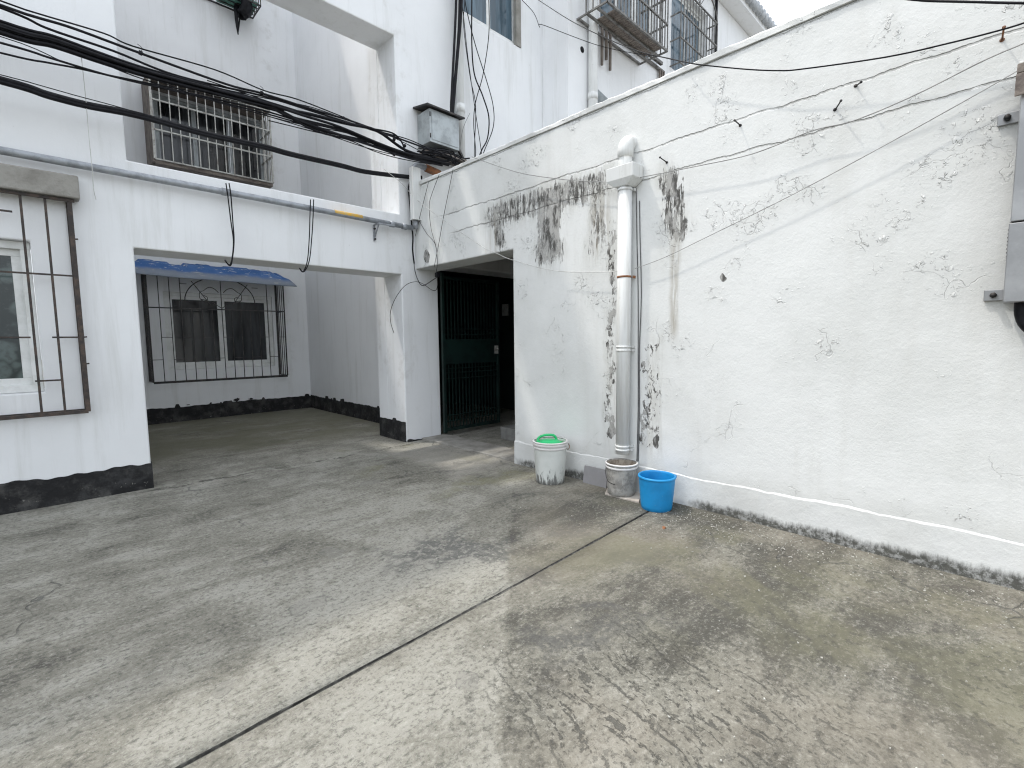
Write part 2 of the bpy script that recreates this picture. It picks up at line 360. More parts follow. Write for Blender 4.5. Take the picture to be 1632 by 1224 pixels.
M = {}
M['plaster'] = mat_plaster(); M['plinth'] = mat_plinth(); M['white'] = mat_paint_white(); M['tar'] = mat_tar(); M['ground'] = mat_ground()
M['joint'] = simple('bitumen_joint', (.055, .053, .048), (.15, .145, .13), 30, .9, thr=(.42, .66))
M['cable'] = simple('black_cable', (.005, .005, .007), (.011, .011, .014), 20, .6, 0, .2)
M['cable_grey'] = simple('grey_cable', (.12, .12, .125), (.06, .06, .062), 10, .6)
M['line'] = simple('weathered_grey_line', (.36, .36, .35), (.24, .24, .235), 10, .7)
M['cable_white'] = simple('white_cord', (.62, .62, .60), (.42, .42, .40), 10, .6)
M['steel'] = simple('galvanised_steel', (.36, .38, .41), (.25, .265, .285), 14, .5, .35, bump=.002)
M['yellow'] = simple('yellow_tape', (.62, .36, .04), (.50, .36, .16), 25, .6)
M['rust'] = simple('rusty_iron', (.30, .13, .06), (.16, .085, .055), 30, .85, bump=.004)
M['rustbar'] = simple('rusty_dark_bar', (.050, .044, .042), (.10, .075, .062), 16, .75, .2, bump=.003)
M['blackbar'] = simple('black_painted_bar', (.022, .022, .024), (.06, .052, .048), 16, .6, .1)
M['stain'] = simple('dull_steel_bar', (.50, .50, .47), (.22, .20, .18), 9, .55, .3, thr=(.45, .7))
M['pvc'] = simple('white_pvc', (.72, .735, .73), (.64, .65, .64), 3, .75, 0, .15)
def mat_pvc():
    g = G('weathered_white_pvc'); n = g.noise(1, 5, .65, .3, g.scl(24, 24, 1.6)); c = g.mix(g.sm(n, .45, .7), (.73, .74, .73), (.62, .62, .60))
    c = g.mix(g.mul(g.sm(g.noise(9, 5, .7), .60, .72), .35), c, (.46, .45, .42)); return g.done(c, .72, 0, .18)
M['pvc'] = mat_pvc()
M['pvc_frame'] = simple('white_window_frame', (.76, .77, .76), (.64, .65, .63), 6, .5)
M['concrete'] = simple('raw_concrete', (.30, .29, .265), (.215, .205, .185), 5, .9, bump=.008)
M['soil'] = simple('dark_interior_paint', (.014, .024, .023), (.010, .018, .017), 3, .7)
M['step'] = simple('grey_concrete_step', (.20, .20, .19), (.13, .13, .125), 6, .9, bump=.006)
M['green'] = simple('green_gate_paint', (.007, .022, .019), (.005, .012, .011), 9, .5, .1)
M['box'] = simple('weathered_grey_metal', (.40, .43, .44), (.28, .30, .305), 6, .5, .3, bump=.001)
M['meter'] = simple('brushed_steel_box', (.34, .345, .35), (.25, .255, .26), 2.5, .42, .6)
M['cagegrey'] = simple('dull_dark_steel', (.20, .195, .185), (.085, .08, .075), 10, .6, .2, thr=(.42, .66))
M['brown'] = simple('brown_weathered_sheet', (.22, .19, .165), (.12, .10, .09), 8, .8, bump=.004)
M['paper'] = simple('pale_paper', (.55, .56, .55), (.42, .43, .42), 20, .8)
M['tile'] = simple('grey_floor_tile', (.30, .295, .305), (.25, .245, .25), 5, .55)
M['board'] = simple('pale_board', (.52, .48, .43), (.38, .34, .30), 9, .8)
M['boardedge'] = simple('dark_board_edge', (.10, .07, .06), None, 9, .8)
M['curtain'] = simple('dark_curtain', (.10, .10, .095), (.05, .05, .052), 4, .9)
M['greenlid'] = simple('bright_green_plastic', (.02, .50, .17), (.02, .42, .14), 4, .38, 0, .5)
M['sheetgreen'] = simple('green_corrugated_sheet', (.10, .24, .19), (.07, .15, .12), 5, .6)
M['eave'] = simple('grey_roof_tile', (.46, .48, .50), (.34, .36, .38), 14, .7)

def mat_glass(name, c, rough=.06):
    g = G(name); n = g.noise(1, 4, .6, .4, g.scl(7, 7, .9))
    f = g.sm(n, .38, .68); cc = g.mix(f, c, tuple(k*2.2+.012 for k in c)); g.b.inputs['IOR'].default_value = 1.5
    return g.done(cc, g.add(rough, g.mul(f, .12)), 0, .5)
M['glass'] = mat_glass('dark_window_glass', (.012, .014, .016)); M['glass_blue'] = mat_glass('blue_window_glass', (.05, .078, .10), .05)

def mat_leafglass():
    g = G('patterned_curtain_glass'); v = g.warp(g.pos, 6, .14)
    a = g.voro(7.0, 'F1', v); f = g.sm(a, .30, .55); n = g.noise(18, 5, .65)
    c = g.mix(f, (.10, .13, .125), (.030, .040, .040)); c = g.mix(g.sm(n, .5, .7), c, (.07, .085, .085))
    return g.done(c, .10, 0, .5)
M['leafglass'] = mat_leafglass()

def mat_bucket_white():
    g = G('scuffed_white_plastic'); n = g.noise(1, 6, .7, 0, g.scl(40, 40, 9))
    c = g.mix(g.sm(g.noise(5, 5), .4, .7), (.66, .68, .65), (.56, .58, .55))
    d = g.sm(g.sub(n, g.mul(g.z, 1.35)), .36, .50); c = g.mix(g.mul(d, .85), c, (.10, .10, .095))
    g.bump(g.noise(30), .003); return g.done(c, .5, 0, .4)
M['bucket_white'] = mat_bucket_white()
M['rimwhite'] = simple('clean_white_plastic_rim', (.72, .70, .69), (.64, .62, .60), 6, .42)
def mat_bucket_grey():
    g = G('cement_caked_plastic'); n = g.noise(14, 6, .7); c = g.mix(g.sm(n, .40, .62), (.42, .405, .375), (.26, .25, .23))
    c = g.mix(g.sm(g.noise(1, 6, .7, .3, g.scl(30, 30, 8)), .58, .66), c, (.52, .50, .46))
    g.bump(g.noise(40, 5), .006); return g.done(c, .8, 0, .25)
M['bucket_grey'] = mat_bucket_grey()
def mat_bucket_in():
    g = G('mortar_stained_inside'); n = g.noise(9, 6, .7, .4); c = g.mix(g.sm(n, .4, .62), (.42, .37, .31), (.20, .16, .125))
    return g.done(c, .85)
M['bucket_in'] = mat_bucket_in()
def mat_blue():
    g = G('sky_blue_plastic'); c = g.mix(g.sm(g.noise(7, 5), .4, .7), (.012, .27, .60), (.010, .22, .50))
    c = g.mix(g.mul(g.sm(g.noise(60, 4, .7), .64, .70), g.sm(g.z, .24, .02), .55), c, (.30, .34, .35))
    return g.done(c, .42, 0, .45)
M['blue'] = mat_blue()

def mat_canopy():
    g = G('peeling_blue_sheet')
    n = g.noise(1, 6, .65, .3, g.scl(7, 22, 22)); c = g.mix(g.sm(g.noise(3, 4), .4, .65), (.042, .125, .33), (.070, .165, .39))
    c = g.mix(g.sm(n, .59, .62), c, (.62, .62, .60))
    # lower lip worn to dusty grey
    c = g.mix(g.mul(g.sm(g.add(g.y, g.mul(g.noise(4, 5), .16)), 9.40, 9.27), .85), c, (.24, .26, .28))
    g.bump(g.noise(9, 4), .01); return g.done(c, .7, 0, .3)
M['canopy'] = mat_canopy()
M['flake'] = simple('torn_white_plaster_edge', (.50, .49, .45), (.30, .295, .27), 12, .9, bump=.006)

# ------------------------------------------------------------------ ground
def ground():
    mb = MB()
    xs = [-60, -25, -12, -7, -5, -4]+[-3+.12*i for i in range(0, 61)]+[4.8, 5.6, 7, 10, 16, 30, 60]
    jd = 1.702
    rows = [(-60, 0), (-25, 0), (-12, 0), (-7, 0), (-5, 0), (-3.6, 0), (-2.4, 0)]+[(-1.6+.15*i, 0) for i in range(22)]
    rows = [r for r in rows if r[0] < jd-.05]
    rows += [(jd-.0095, 0), (jd-.0075, -.009), (jd+.0075, -.009), (jd+.0095, 0)]
    rows += [(jd+.1+.2*i, 0) for i in range(24)]+[(6.8, 0), (7.6, 0), (8.6, 0), (9.7, 0), (12, 0), (20, 0), (60, 0)]
    n = len(xs)
    for (s, dz) in rows:
        for i, xx in enumerate(xs):
            sk = .036*(xx-.208) if -8 < xx < 8 else (.25 if xx > 0 else -.3)
            k = max(0, 1-abs(s-jd)/3.0); e = 0
            if abs(s-jd) < .02: e = random.uniform(-.0028, .0028)
            z = dz+(.004*math.sin(xx*1.7+s*.9)+.003*math.sin(s*2.3-xx*.6))*(1 if dz == 0 else 0)
            mb.v.append((xx, s+sk*k+e, z))
    for j in range(len(rows)-1):
        for i in range(n-1):
            mb.f.append((j*n+i, j*n+i+1, (j+1)*n+i+1, (j+1)*n+i)); mb.sm.append(rows[j][1] == 0 and rows[j+1][1] == 0)
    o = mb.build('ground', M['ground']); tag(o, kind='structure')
    o.data.materials.append(M['joint'])
    k0 = [i for i, r in enumerate(rows) if r[1] < 0]
    for p in o.data.polygons:
        j = p.index//(n-1)
        if j in (k0[0]-1, k0[0], k0[1]): p.material_index = 1
    return o
ground()

# ------------------------------------------------------------------ apartment building
YA, XB = 5.35, 3.5
apt = empty('apartment_building', (0.3, 7, 0), 'white apartment block with an open frame of beams in front of recessed barred windows', 'building')
W1 = (-1.5, -.012, .925, 2.107)          # ground floor window on the left
W2 = (4.30, 5.464, 5.662, 7.1)           # tall blue window upper right
us = sorted([-9, W1[0], W1[1], .63, 3.29, 3.84, 6.2, W2[0], W2[1], 5.94])
vs = [0, W1[2], W1[3], 2.135, 2.31, 2.87, 4.96, 5.45, W2[2], 6.9, W2[3], 8.1]
def holeA(u, v):
    if W1[0] < u < W1[1] and W1[2] < v < W1[3]: return True
    if W2[0] < u < W2[1] and W2[2] < v < W2[3]: return True
    if .63 < u < 3.29 and (v < 2.135 or 2.87 < v < 4.96 or 5.45 < v < 6.9): return True
    if 3.84 < u < 5.94 and v < 2.31: return True
    if u > 5.94 and v < 2.31 and u < 6.2: return True
    return False
panel(us, vs, holeA, YA, 5.78, 'A').build('frame_wall', M['white'], apt, .012)
MB().box(3.292, 3.84, 5.783, 6.03, 0, 8.1).build('column', M['white'], apt, .01)
# recess: back wall, side wall, left wing side
WB1 = (1.46, 3.12, .865, 2.15); WB2 = (1.52, 3.20, 4.12, 5.30); WB3 = (1.7, 3.1, 7.25, 8.6)
def holeBk(u, v): return any(a < u < b and c < v < d for a, b, c, d in (WB1, WB2, WB3))
panel(sorted([.2, 1.46, 3.12, 1.52, 3.20, 1.7, 3.1, 3.755]), sorted([0, .865, 2.15, 4.12, 5.30, 7.25, 8.6, 10.8]), holeBk, 9.6, 9.9, 'A').build('back_wall', M['white'], apt)
MB().box(3.755, 3.85, 6.032, 9.9, 0, 8.7).build('side_wall', M['white'], apt)
MB().box(.33, .627, 5.783, 9.597, 0, 8.1).build('wing_wall', M['white'], apt)
# roofs and rear mass
rf = MB(); rf.box(-9, .627, 5.79, 14, 8.0, 8.098); rf.box(.2, 3.84, 9.91, 14, 10.6, 10.79); rf.box(3.86, 22, 5.8, 14, 8.55, 8.68)
rf.build('roof', M['concrete'], apt)
# right part of the upper storeys: the bay that stands forward beyond the outbuilding
YB = 4.83
C1 = (6.75, 8.55, 6.35, 7.9); C2 = (9.05, 10.6, 6.5, 8.1)
def holeC(u, v): return any(a < u < b and c < v < d for a, b, c, d in (C1, C2))
panel(sorted([5.942, 6.75, 8.55, 9.05, 10.6, 22]), sorted([2.9, 6.35, 7.9, 6.5, 8.1, 8.63]), holeC, YB, 5.348, 'A').build('bay_wall', M['white'], apt)
panel([6.2, 22], [2.9, 8.55], lambda u, v: False, 5.40, 5.78, 'A').build('inner_wall', M['white'], apt)
ev = MB(); ev.box(5.9, 22, 4.50, YB+.4, 8.64, 8.78); ev.build('eave', M['white'], apt)
tl = MB()
for i in range(80):
    xx = 6+i*.2; tl.tube([(xx, 4.40, 8.80), (xx, 5.3, 9.15)], .10, 8)
tl.build('roof_tile', M['eave'], apt)

def jag_band(pts, up_, prof, out, name):
    """thin painted skin along the wall foot with a ragged upper edge; pts: start,end 2D; out: outward normal"""
    a, b = Vector((*pts[0], 0)), Vector((*pts[1], 0)); L = (b-a).length; n = max(8, int(L/.02)); mb = MB(); o_ = Vector((*out, 0))
    for i in range(n+1):
        t = i/n; p = a.lerp(b, t); h = prof(t*L)
        for off in (0.0, .006):
            mb.v.append(tuple(p+o_*off+Vector((0, 0, -.06)))); mb.v.append(tuple(p+o_*off+Vector((0, 0, h))))
    for i in range(n):
        k = 4*i; q = 4*(i+1)
        mb.f += [(k+2, q+2, q+3, k+3), (k+3, q+3, q+1, k+1), (k, k+1, q+1, q)]; mb.sm += [False]*3
    mb.f += [(0, 2, 3, 1), (4*n, 4*n+1, 4*n+3, 4*n+2)]; mb.sm += [False]*2
    return mb.build(name, M['tar'], apt)
def rag(base, amp, seed, spikes=0):
    rr = random.Random(seed); ph = [rr.uniform(0, 6.28) for _ in range(5)]; sp = [(rr.uniform(0, 3.5), rr.uniform(.02, .07), rr.uniform(.015, .05)) for _ in range(spikes)]
    def f(s):
        h = base+amp*(.5*math.sin(s*3.1+ph[0])+.3*math.sin(s*8.3+ph[1])+.25*math.sin(s*21+ph[2])+.2*math.sin(s*53+ph[3]))
        for c, wd, hh in sp:
            if abs(s-c) < wd: h += hh
        return h
    return f
jag_band(((-9, YA-.0005), (.636, YA-.0005)), 1, rag(.235, .022, 1), (0, -1), 'base_band')
jag_band(((.6305, 5.344), (.6305, 9.6)), 1, rag(.235, .012, 2), (1, 0), 'base_band')
jag_band(((.64, 9.5995), (3.75, 9.5995)), 1, rag(.25, .012, 3, 5), (0, -1), 'base_band')
jag_band(((3.7545, 9.595), (3.7545, 6.03)), 1, rag(.25, .012, 4, 6), (-1, 0), 'base_band')
jag_band(((3.2895, 6.03), (3.2895, 5.356)), 1, rag(.26, .01, 5, 5), (-1, 0), 'base_band')
# tar loss blots above the band on the back wall
for px, py, rx, rz in ((378, 637, .055, .03), (400, 636, .04, .02), (352, 643, .03, .03), (336, 643, .02, .02), (300, 645, .03, .008)):
    bl = MB(); c = ay(px, py, 9.592); rr = random.Random(px); N = 14
    vsx = [(c.x+rx*math.cos(6.283*k/N)*rr.uniform(.5, 1.2), c.y, c.z+rz*math.sin(6.283*k/N)*rr.uniform(.5, 1.2)) for k in range(N)]
    bl.add(vsx+[(a, b_+.006, c_2) for a, b_, c_2 in vsx], [tuple(range(N))]+[(k, (k+1) % N, N+(k+1) % N, N+k) for k in range(N)])
    bl.build('tar_blot', M['tar'], apt)
# black paint peeled low on the column front
jag_band(((3.30, YA-.0005), (3.83, YA-.0005)), 1, rag(.018, .02, 9), (0, -1), 'base_band')

# concrete hood and window on the left
hd = MB(); hd.box(-3, .300, 5.22, YA-.002, 2.455, 2.635); hd.build('window_hood', M['concrete'], apt, .012)
def frame_rect(mb, x0, x1, z0, z1, y0, y1, t):
    mb.box(x0, x1, y0, y1, z0, z0+t); mb.box(x0, x1, y0, y1, z1-t, z1); mb.box(x0, x0+t, y0, y1, z0+t, z1-t); mb.box(x1-t, x1, y0, y1, z0+t, z1-t)
def window(spec, y, n, glass, t=.055, sash=.045, label=None, depth=.10, fm='pvc_frame'):
    x0, x1, z0, z1 = spec; y += depth
    m = MB(); frame_rect(m, x0+.002, x1-.002, z0+.002, z1-.002, y, y+.07, t); w_ = m.build('window', M[fm], apt, .004)
    if label: w_['label'] = label
    ws = (x1-x0-2*t)/n
    sm_ = MB(); gp = MB()
    for i in range(n):
        a = x0+t+i*ws; b = a+ws; yy = y+.012+(.022 if i % 2 else 0)
        frame_rect(sm_, a, b, z0+t, z1-t, yy, yy+.022, sash); gp.box(a+sash*.8, b-sash*.8, yy+.008, yy+.014, z0+t+sash*.8, z1-t-sash*.8)
    sm_.build('sash', M[fm], w_, .003); gp.build('pane', glass, w_)
    return w_
w1 = window(W1, YA, 2, M['leafglass'], .06, .055, label='ground floor window with a leafy patterned curtain behind the glass', depth=.06)
w2 = window(WB1, 9.6, 2, M['glass'], .06, .06, label='ground floor window deep in the recess', depth=.03)
w3 = window(WB2, 9.6, 3, M['glass'], .05, .035, label='first floor window above the recess', fm='box', depth=.16)
w4 = window(WB3, 9.6, 2, M['glass'], .06, .05, label='upper floor window almost out of the picture')
w5 = window(W2, YA, 2, M['glass_blue'], .05, .045, label='tall window reflecting blue sky', depth=.05)
w6 = window(C1, YB, 3, M['glass_blue'], .06, .05, label='top floor window behind the long barred rack'); w7 = window(C2, YB, 2, M['glass_blue'], .06, .05, label='top floor window near the eave')
MB().box(W2[1]-.10, W2[1]-.003, YA-.012, YA+.04, W2[2]+.003, W2[3]).build('jamb', M['concrete'], w5)

# window cage 1: rusty flat grille on the left front
cg = MB(); yb = 5.27
x1, z0, z1 = .235, .75, 2.44
for px0, px1 in (((-40, 300), (-12, 675)), ((36, 320), (63, 655)), ((75, 325), (101, 655))):
    a = ay(*px0, yb); b = ay(*px1, yb); xm = (a.x+b.x)/2; cg.bar((xm, yb, z0), (xm, yb, z1), .016)
for xm in (-.42, -.58, -.74, -.90, -1.06, -1.22, -1.38): cg.bar((xm, yb, z0), (xm, yb, z1), .016)
cg.bar((x1, yb, z0), (x1, yb, z1), .03); cg.bar((x1-.012, YA-.004, z0), (x1-.012, YA-.004, z1), .016)
cg.bar((-1.6, yb, z0), (x1, yb, z0), .026); cg.bar((-1.6, YA-.01, z0+.01), (x1, YA-.01, z0+.01), .016); cg.bar((-1.6, yb, z1), (x1+.03, yb-.01, z1), .02)
xa, xb2, xc = -.145, .06, .235
for z_, p, q in ((2.30, -1.6, -.09), (1.85, -1.6, .235), (1.36, .06, .235), (1.36, -.28, -.06), (1.02, -.06, .09), (1.6, -.9, -.6)): cg.bar((p, yb, z_), (q, yb, z_), .013)
for z_ in (.80, 1.4, 1.95, 2.40): cg.bar((x1, yb, z_), (x1-.005, YA+.01, z_), .013)
for z_ in (1.14, 1.36, 2.15): cg.tube([(x1+.005, YA-.03, z_), (x1+.035, YA-.035, z_+.004)], .006, 6)
cg.build('window_grille', M['rustbar'], apt)['label'] = 'rusty flat grille over the left window'

# window cage 2: black welded cage with arch under the blue canopy
yf = 9.22; L, Rr, zb, zt = 1.20, 3.20, .70, 2.405
wd = Rr-L; fr = MB(); bars = MB(); orn = MB()
for z_ in (zb, 1.86): fr.bar((L, yf, z_), (Rr, yf, z_), .018); fr.bar((L, yf, z_), (L, 9.6, z_), .014); fr.bar((Rr, yf, z_), (Rr, 9.6, z_), .014)
fr.bar((L, yf, zb-.015), (Rr, yf, zb-.02), .02)
for xx in (L, Rr): fr.bar((xx, yf, zb), (xx, yf, zt), .018); fr.bar((xx, 9.59, zb), (xx, 9.59, zt), .02)
for yy in (9.32, 9.42, 9.51):
    for xx in (L, Rr): bars.bar((xx, yy, zb), (xx, yy, zt), .011)
nb = 14
for i in range(1, nb):
    xx = L+wd*i/nb; top = zt if (i <= 3 or i >= nb-2) else 1.86
    bars.bar((xx, yf, zb), (xx, yf, top), .011)
    if i % 2 and i < nb: pass
for i in range(nb):
    xx = L+wd*i/nb
    zz = 1.40 if i % 2 else 1.05
    if i not in (4, 9): bars.bar((xx, yf, zz), (xx+wd/nb, yf, zz), .009)
cx = L+wd*7/nb; ra = wd*3.6/nb
orn.tube([(cx+ra*math.cos(a), yf, 1.985+ra*.78*math.sin(a)) for a in [math.pi*k/24 for k in range(25)]], .008, 6)
orn.bar((cx, yf, 1.86), (cx, yf, zt), .010)
for s in (-1, 1):
    orn.bar((cx+s*.16, yf, 1.93), (cx+s*ra*.80, yf, 2.30), .010)
    orn.bar((cx+s*ra*.93, yf, 2.25), (cx+s*wd*4/nb, yf, 2.25), .009)
    hp = [(cx, yf, 1.88)]+[(cx+s*(.02+.30*t-.0*t), yf, 2.12+.10*math.sin(math.pi*min(1, t*1.15))) for t in (0.05, .25, .5, .75, .95)]+[(cx+s*.30, yf, 2.02), (cx+s*.22, yf, 1.985), (cx+s*.20, yf, 2.05), (cx+s*.25, yf, 2.08)]
    orn.tube(hp[1:], .0055, 6, sub=4); orn.tube([(cx, yf, 1.88), (cx+s*.15, yf, 1.98), (cx+s*.30, yf, 2.02)], .0055, 6, sub=4)
f_ = fr.build('window_grille', M['blackbar'], apt); f_['label'] = 'black cage with an arch and a heart scroll under the blue canopy'
bars.build('bar', M['blackbar'], f_); orn.build('arch_scroll', M['blackbar'], f_)
# blue canopy: bent sheet with ragged plastered upper edge
cm = MB(); n = 70; rr = random.Random(3); m = 7
stepv = 0; edge = []
for i in range(n+1):
    if i % 6 == 0: stepv = rr.uniform(-.03, .03)
    edge.append(stepv+rr.uniform(-.004, .004))
for i in range(n+1):
    t = i/n
    for j in range(m+1):
        q = j/m
        xx = (.98+(3.27-.98)*t)*(1-q)+(1.05+(3.40-1.05)*t)*q+(-.05 if t > .97 and q < .5 else 0)
        yy = 9.588-.50*q**1.0; zz = 2.60+edge[i]*(1-q)*.9-.16*q-.10*q*q-.03*t*q+.004*math.sin(9*t+3*q)-.012*math.sin(math.pi*t)*q
        cm.v.append((xx, yy, zz))
for i in range(n):
    for j in range(m):
        cm.f.append((i*(m+1)+j, (i+1)*(m+1)+j, (i+1)*(m+1)+j+1, i*(m+1)+j+1)); cm.sm.append(True)
o = cm.build('window_canopy', M['canopy'], apt); o['label'] = 'peeling blue sheet canopy over the recessed window'
sd = o.modifiers.new('thickness', 'SOLIDIFY'); sd.thickness = .012

# window cage 3: boxed steel cage on the first floor
yf = 9.08; L, Rr, zb, zt = 1.40, 3.08, 4.07, 5.28
pn = MB(); pn.box(L-.015, L+.015, yf, 9.598, zb-.04, zt+.02); pn.box(L+.016, Rr, yf+.01, 9.598, zb-.06, zb-.012)
pn.box(L+.016, Rr, yf-.02, 9.598, zt-.005, zt+.03)
p_ = pn.build('window_grille', M['brown'], apt); p_['label'] = 'boxed steel cage with a brown side panel'
fr = MB(); bars = MB()
for z_ in (zb, zb+.43, zb+.86, zt-.02): fr.bar((L+.01, yf, z_), (Rr, yf, z_), .026, .02); fr.bar((Rr, yf, z_), (Rr, 9.59, z_), .022)
fr.bar((L+.01, yf, zb), (L+.01, yf, zt), .03); fr.bar((Rr, yf, zb), (Rr, yf, zt), .026)
for i in range(1, 14): xx = L+(Rr-L)*i/14; bars.bar((xx, yf-.012, zb), (xx, yf-.012, zt), .013)
for i in range(1, 5): yy = yf+(9.59-yf)*i/5; bars.bar((Rr, yy, zb), (Rr, yy, zt), .013)
fr.build('rail', M['stain'], p_); bars.build('bar', M['stain'], p_)
# window cage 4: thin cage with a green sheet, upper floor at the top of the picture
zb = 6.98; L, Rr, yf = 1.95, 3.06, 9.15
fr = MB(); sh = MB()
for z_ in (zb, zb+.5, zb+1.0): fr.bar((L, yf, z_), (Rr, yf, z_), .02); fr.bar((Rr, yf, z_), (Rr, 9.59, z_-.0), .016); fr.bar((L, yf, z_), (L, 9.59, z_), .016)
fr.bar((L, 9.58, zb), (Rr, 9.58, zb), .02)
for i in range(0, 10): xx = L+(Rr-L)*i/9; fr.bar((xx, yf, zb), (xx, yf, zb+1.2), .012)
for i in range(1, 4): yy = yf+(9.59-yf)*i/4; fr.bar((Rr, yy, zb), (Rr, yy, zb+1.2), .012); fr.bar((L, yy, zb), (Rr, yy, zb), .012)
k = 24
for i in range(k+1):
    yy = yf+.02+(9.56-yf)*i/k
    for xx in (L+.55, Rr-.03): sh.v.append((xx, yy, zb+.03+.015*math.cos(i*1.6)))
for i in range(k): sh.f.append((2*i, 2*i+1, 2*i+3, 2*i+2)); sh.sm.append(True)
g_ = fr.build('window_grille', M['blackbar'], apt); g_['label'] = 'thin black cage with a green floor sheet, cut by the top edge'
s_o = sh.build('floor_sheet', M['sheetgreen'], g_); s_o.modifiers.new('thickness', 'SOLIDIFY').thickness = .01
rg = MB(); c0 = ay(384, 12, 9.3)
for i in range(9):
    a = random.uniform(0, 6.28); rg.tube([(c0.x+.10*math.cos(a), c0.y+.10*math.sin(a), c0.z+.25), (c0.x+.13*math.cos(a+.8), c0.y+.13*math.sin(a+.8), c0.z+.02), (c0.x+.05*math.cos(a), c0.y+.05*math.sin(a), c0.z-.12)], .055, 7, sub=3)
rg.tube([ay(376, 14, 9.3), ay(377, 30, 9.3), ay(378, 42, 9.3), ay(379.5, 55, 9.3)], [.035, .03, .022, .01], 6); rg.tube([ay(384, 16, 9.3), ay(381, 38, 9.3), ay(379.5, 50, 9.3)], .012, 6)
tag(rg.build('cloth_bundle', M['cable']), 'dark rag bundle hanging from the green floored cage at the top edge', 'cloth')

# right upper cages
def rack():
    fr = MB(); yf = 4.28; L, Rr, zb = 6.15, 7.9, 6.12
    for yy in (yf, yf+.18, yf+.36, YB-.03): fr.bar((L, yy, zb), (Rr, yy, zb), .03)
    for z_ in (zb, zb+.42, zb+.84, zb+1.3): fr.bar((L, yf, z_), (Rr, yf, z_), .028); fr.bar((L, yf, z_), (L, YB-.003, z_), .024); fr.bar((Rr, yf, z_), (Rr, YB-.003, z_), .024)
    fr.bar((6.75, 4.74, 6.34), (8.55, 4.74, 6.34), .05); fr.bar((6.7, 4.80, 6.28), (8.75, 4.80, 6.28), .04)
    o = fr.build('window_grille', M['cagegrey'], apt); o['label'] = 'long steel rack cage hung under the top floor window'
    b = MB(); n = 20
    for i in range(n+1): xx = L+(Rr-L)*i/n; b.bar((xx, yf, zb), (xx, yf, zb+1.3), .016)
    for i in range(1, 4): yy = yf+.5*i/4; b.bar((Rr, yy, zb), (Rr, yy, zb+1.3), .016); b.bar((L, yy, zb), (L, yy, zb+1.3), .016)
    b.build('bar', M['cagegrey'], o)
    s2 = MB()
    for i in range(26): xx = L+.25+(Rr-L-.35)*i/26; s2.box(xx, xx+.045, yf+.03, yf+.40, zb+.016, zb+.03)
    s2.build('slat', M['brown'], o)
    for xx in (6.72, 6.84, 6.95, 8.55, 8.62, 8.69): br_ = MB(); br_.box(xx, xx+.03, 4.765, 4.80, 6.28-random.uniform(.45, .62), 6.27); br_.build('bracket', M['brown'], o)
    b2 = MB(); yf2 = 4.62; L2, R2, zb2 = 9.02, 10.62, 6.50
    for z_ in (zb2, zb2+.45, zb2+.9, zb2+1.35): b2.bar((L2, yf2, z_), (R2, yf2, z_), .024); b2.bar((R2, yf2, z_), (R2, YB-.003, z_), .02); b2.bar((L2, yf2, z_), (L2, YB-.003, z_), .02)
    for i in range(14): xx = L2+(R2-L2)*i/13; b2.bar((xx, yf2, zb2), (xx, yf2, zb2+1.35), .016)
    b2.tube([(9.8+.8*math.cos(a), yf2, 7.85+.45*math.sin(a)) for a in [math.pi*i/14 for i in range(15)]], .014, 6)
    for s in (-.35, 0, .35): b2.bar((9.8, yf2, 7.85), (9.8+s, yf2, 8.25), .012)
    o2 = b2.build('window_grille', M['cagegrey'], apt); o2['label'] = 'narrow steel cage with a fanned arch near the eave'
rack()
# vent hood, wall vent on the bay
vh = MB(); c = ay(953, 142, YB-.002); vh.add([(c.x, YB-.003, c.z), (c.x+.45, YB-.003, c.z-.35), (c.x, YB-.003, c.z-.35), (c.x+.12, YB-.25, c.z-.30), (c.x+.40, YB-.25, c.z-.42)], [(0, 3, 4, 1), (0, 2, 3), (2, 1, 4, 3)])
vh.build('vent_hood', M['box'], apt)
c = ay(928, 79, YB-.004); vv = MB(); vv.tube([(c.x, YB-.006, c.z), (c.x, YB+.002, c.z)], .045, 14); vv.build('vent', M['cable'], apt)

# ------------------------------------------------------------------ outbuilding
ob = empty('outbuilding', (3.6, 2.5, 0), 'low white outbuilding with peeling plaster, a dark doorway and a long blank wall', 'building')
# wall subdivided finely along the top so the coping can wander
usB = sorted([-9, 3.566, 5.347]); vsB = [-.1, 2.218, 3.23]
panel(usB, vsB, lambda u, v: 3.566 < u < 5.347 and v < 2.218, XB, 3.84, 'B').build('wall', M['plaster'], ob, .012)
cp = MB(); n = 220; rr = random.Random(5)
for i in range(n+1):
    yy = -9+(5.345+9)*i/n; j1 = .006*math.sin(yy*7)+rr.uniform(-.005, .005); j2 = .004*math.sin(yy*5+1)+rr.uniform(-.004, .004)
    for xx, zz in ((XB-.012+j1*.5, 3.231), (XB-.014+j1, 3.262+j2), (XB+.0, 3.275+j2), (3.62, 3.278), (3.62, 3.231)): cp.v.append((xx, yy, zz))
for i in range(n):
    for j in range(5): cp.f.append((5*i+j, 5*i+(j+1) % 5, 5*i+5+(j+1) % 5, 5*i+5+j)); cp.sm.append(False)
cp.f += [tuple(range(5)), tuple(5*n+j for j in range(5))]; cp.sm += [False]*2
cp.build('coping', M['plaster'], ob)
pl = MB(); n = 260; rr = random.Random(8)
ys = [-9+(3.563+9)*i/n for i in range(n+1)]
for yy in ys:
    t = .246+.006*math.sin(yy*3)+.004*math.sin(yy*11)+rr.uniform(-.0035, .0035); o_ = .007+.002*math.sin(yy*2.1)+rr.uniform(-.002, .002)
    for xx, zz in ((XB-o_-.004, -.05), (XB-o_, t-.010), (XB-o_+.006, t-.001), (XB-.001, t+.003)): pl.v.append((xx, yy, zz))
for i in range(n):
    for j in range(3): pl.f.append((4*i+j, 4*i+j+1, 4*i+5+j, 4*i+4+j)); pl.sm.append(False)
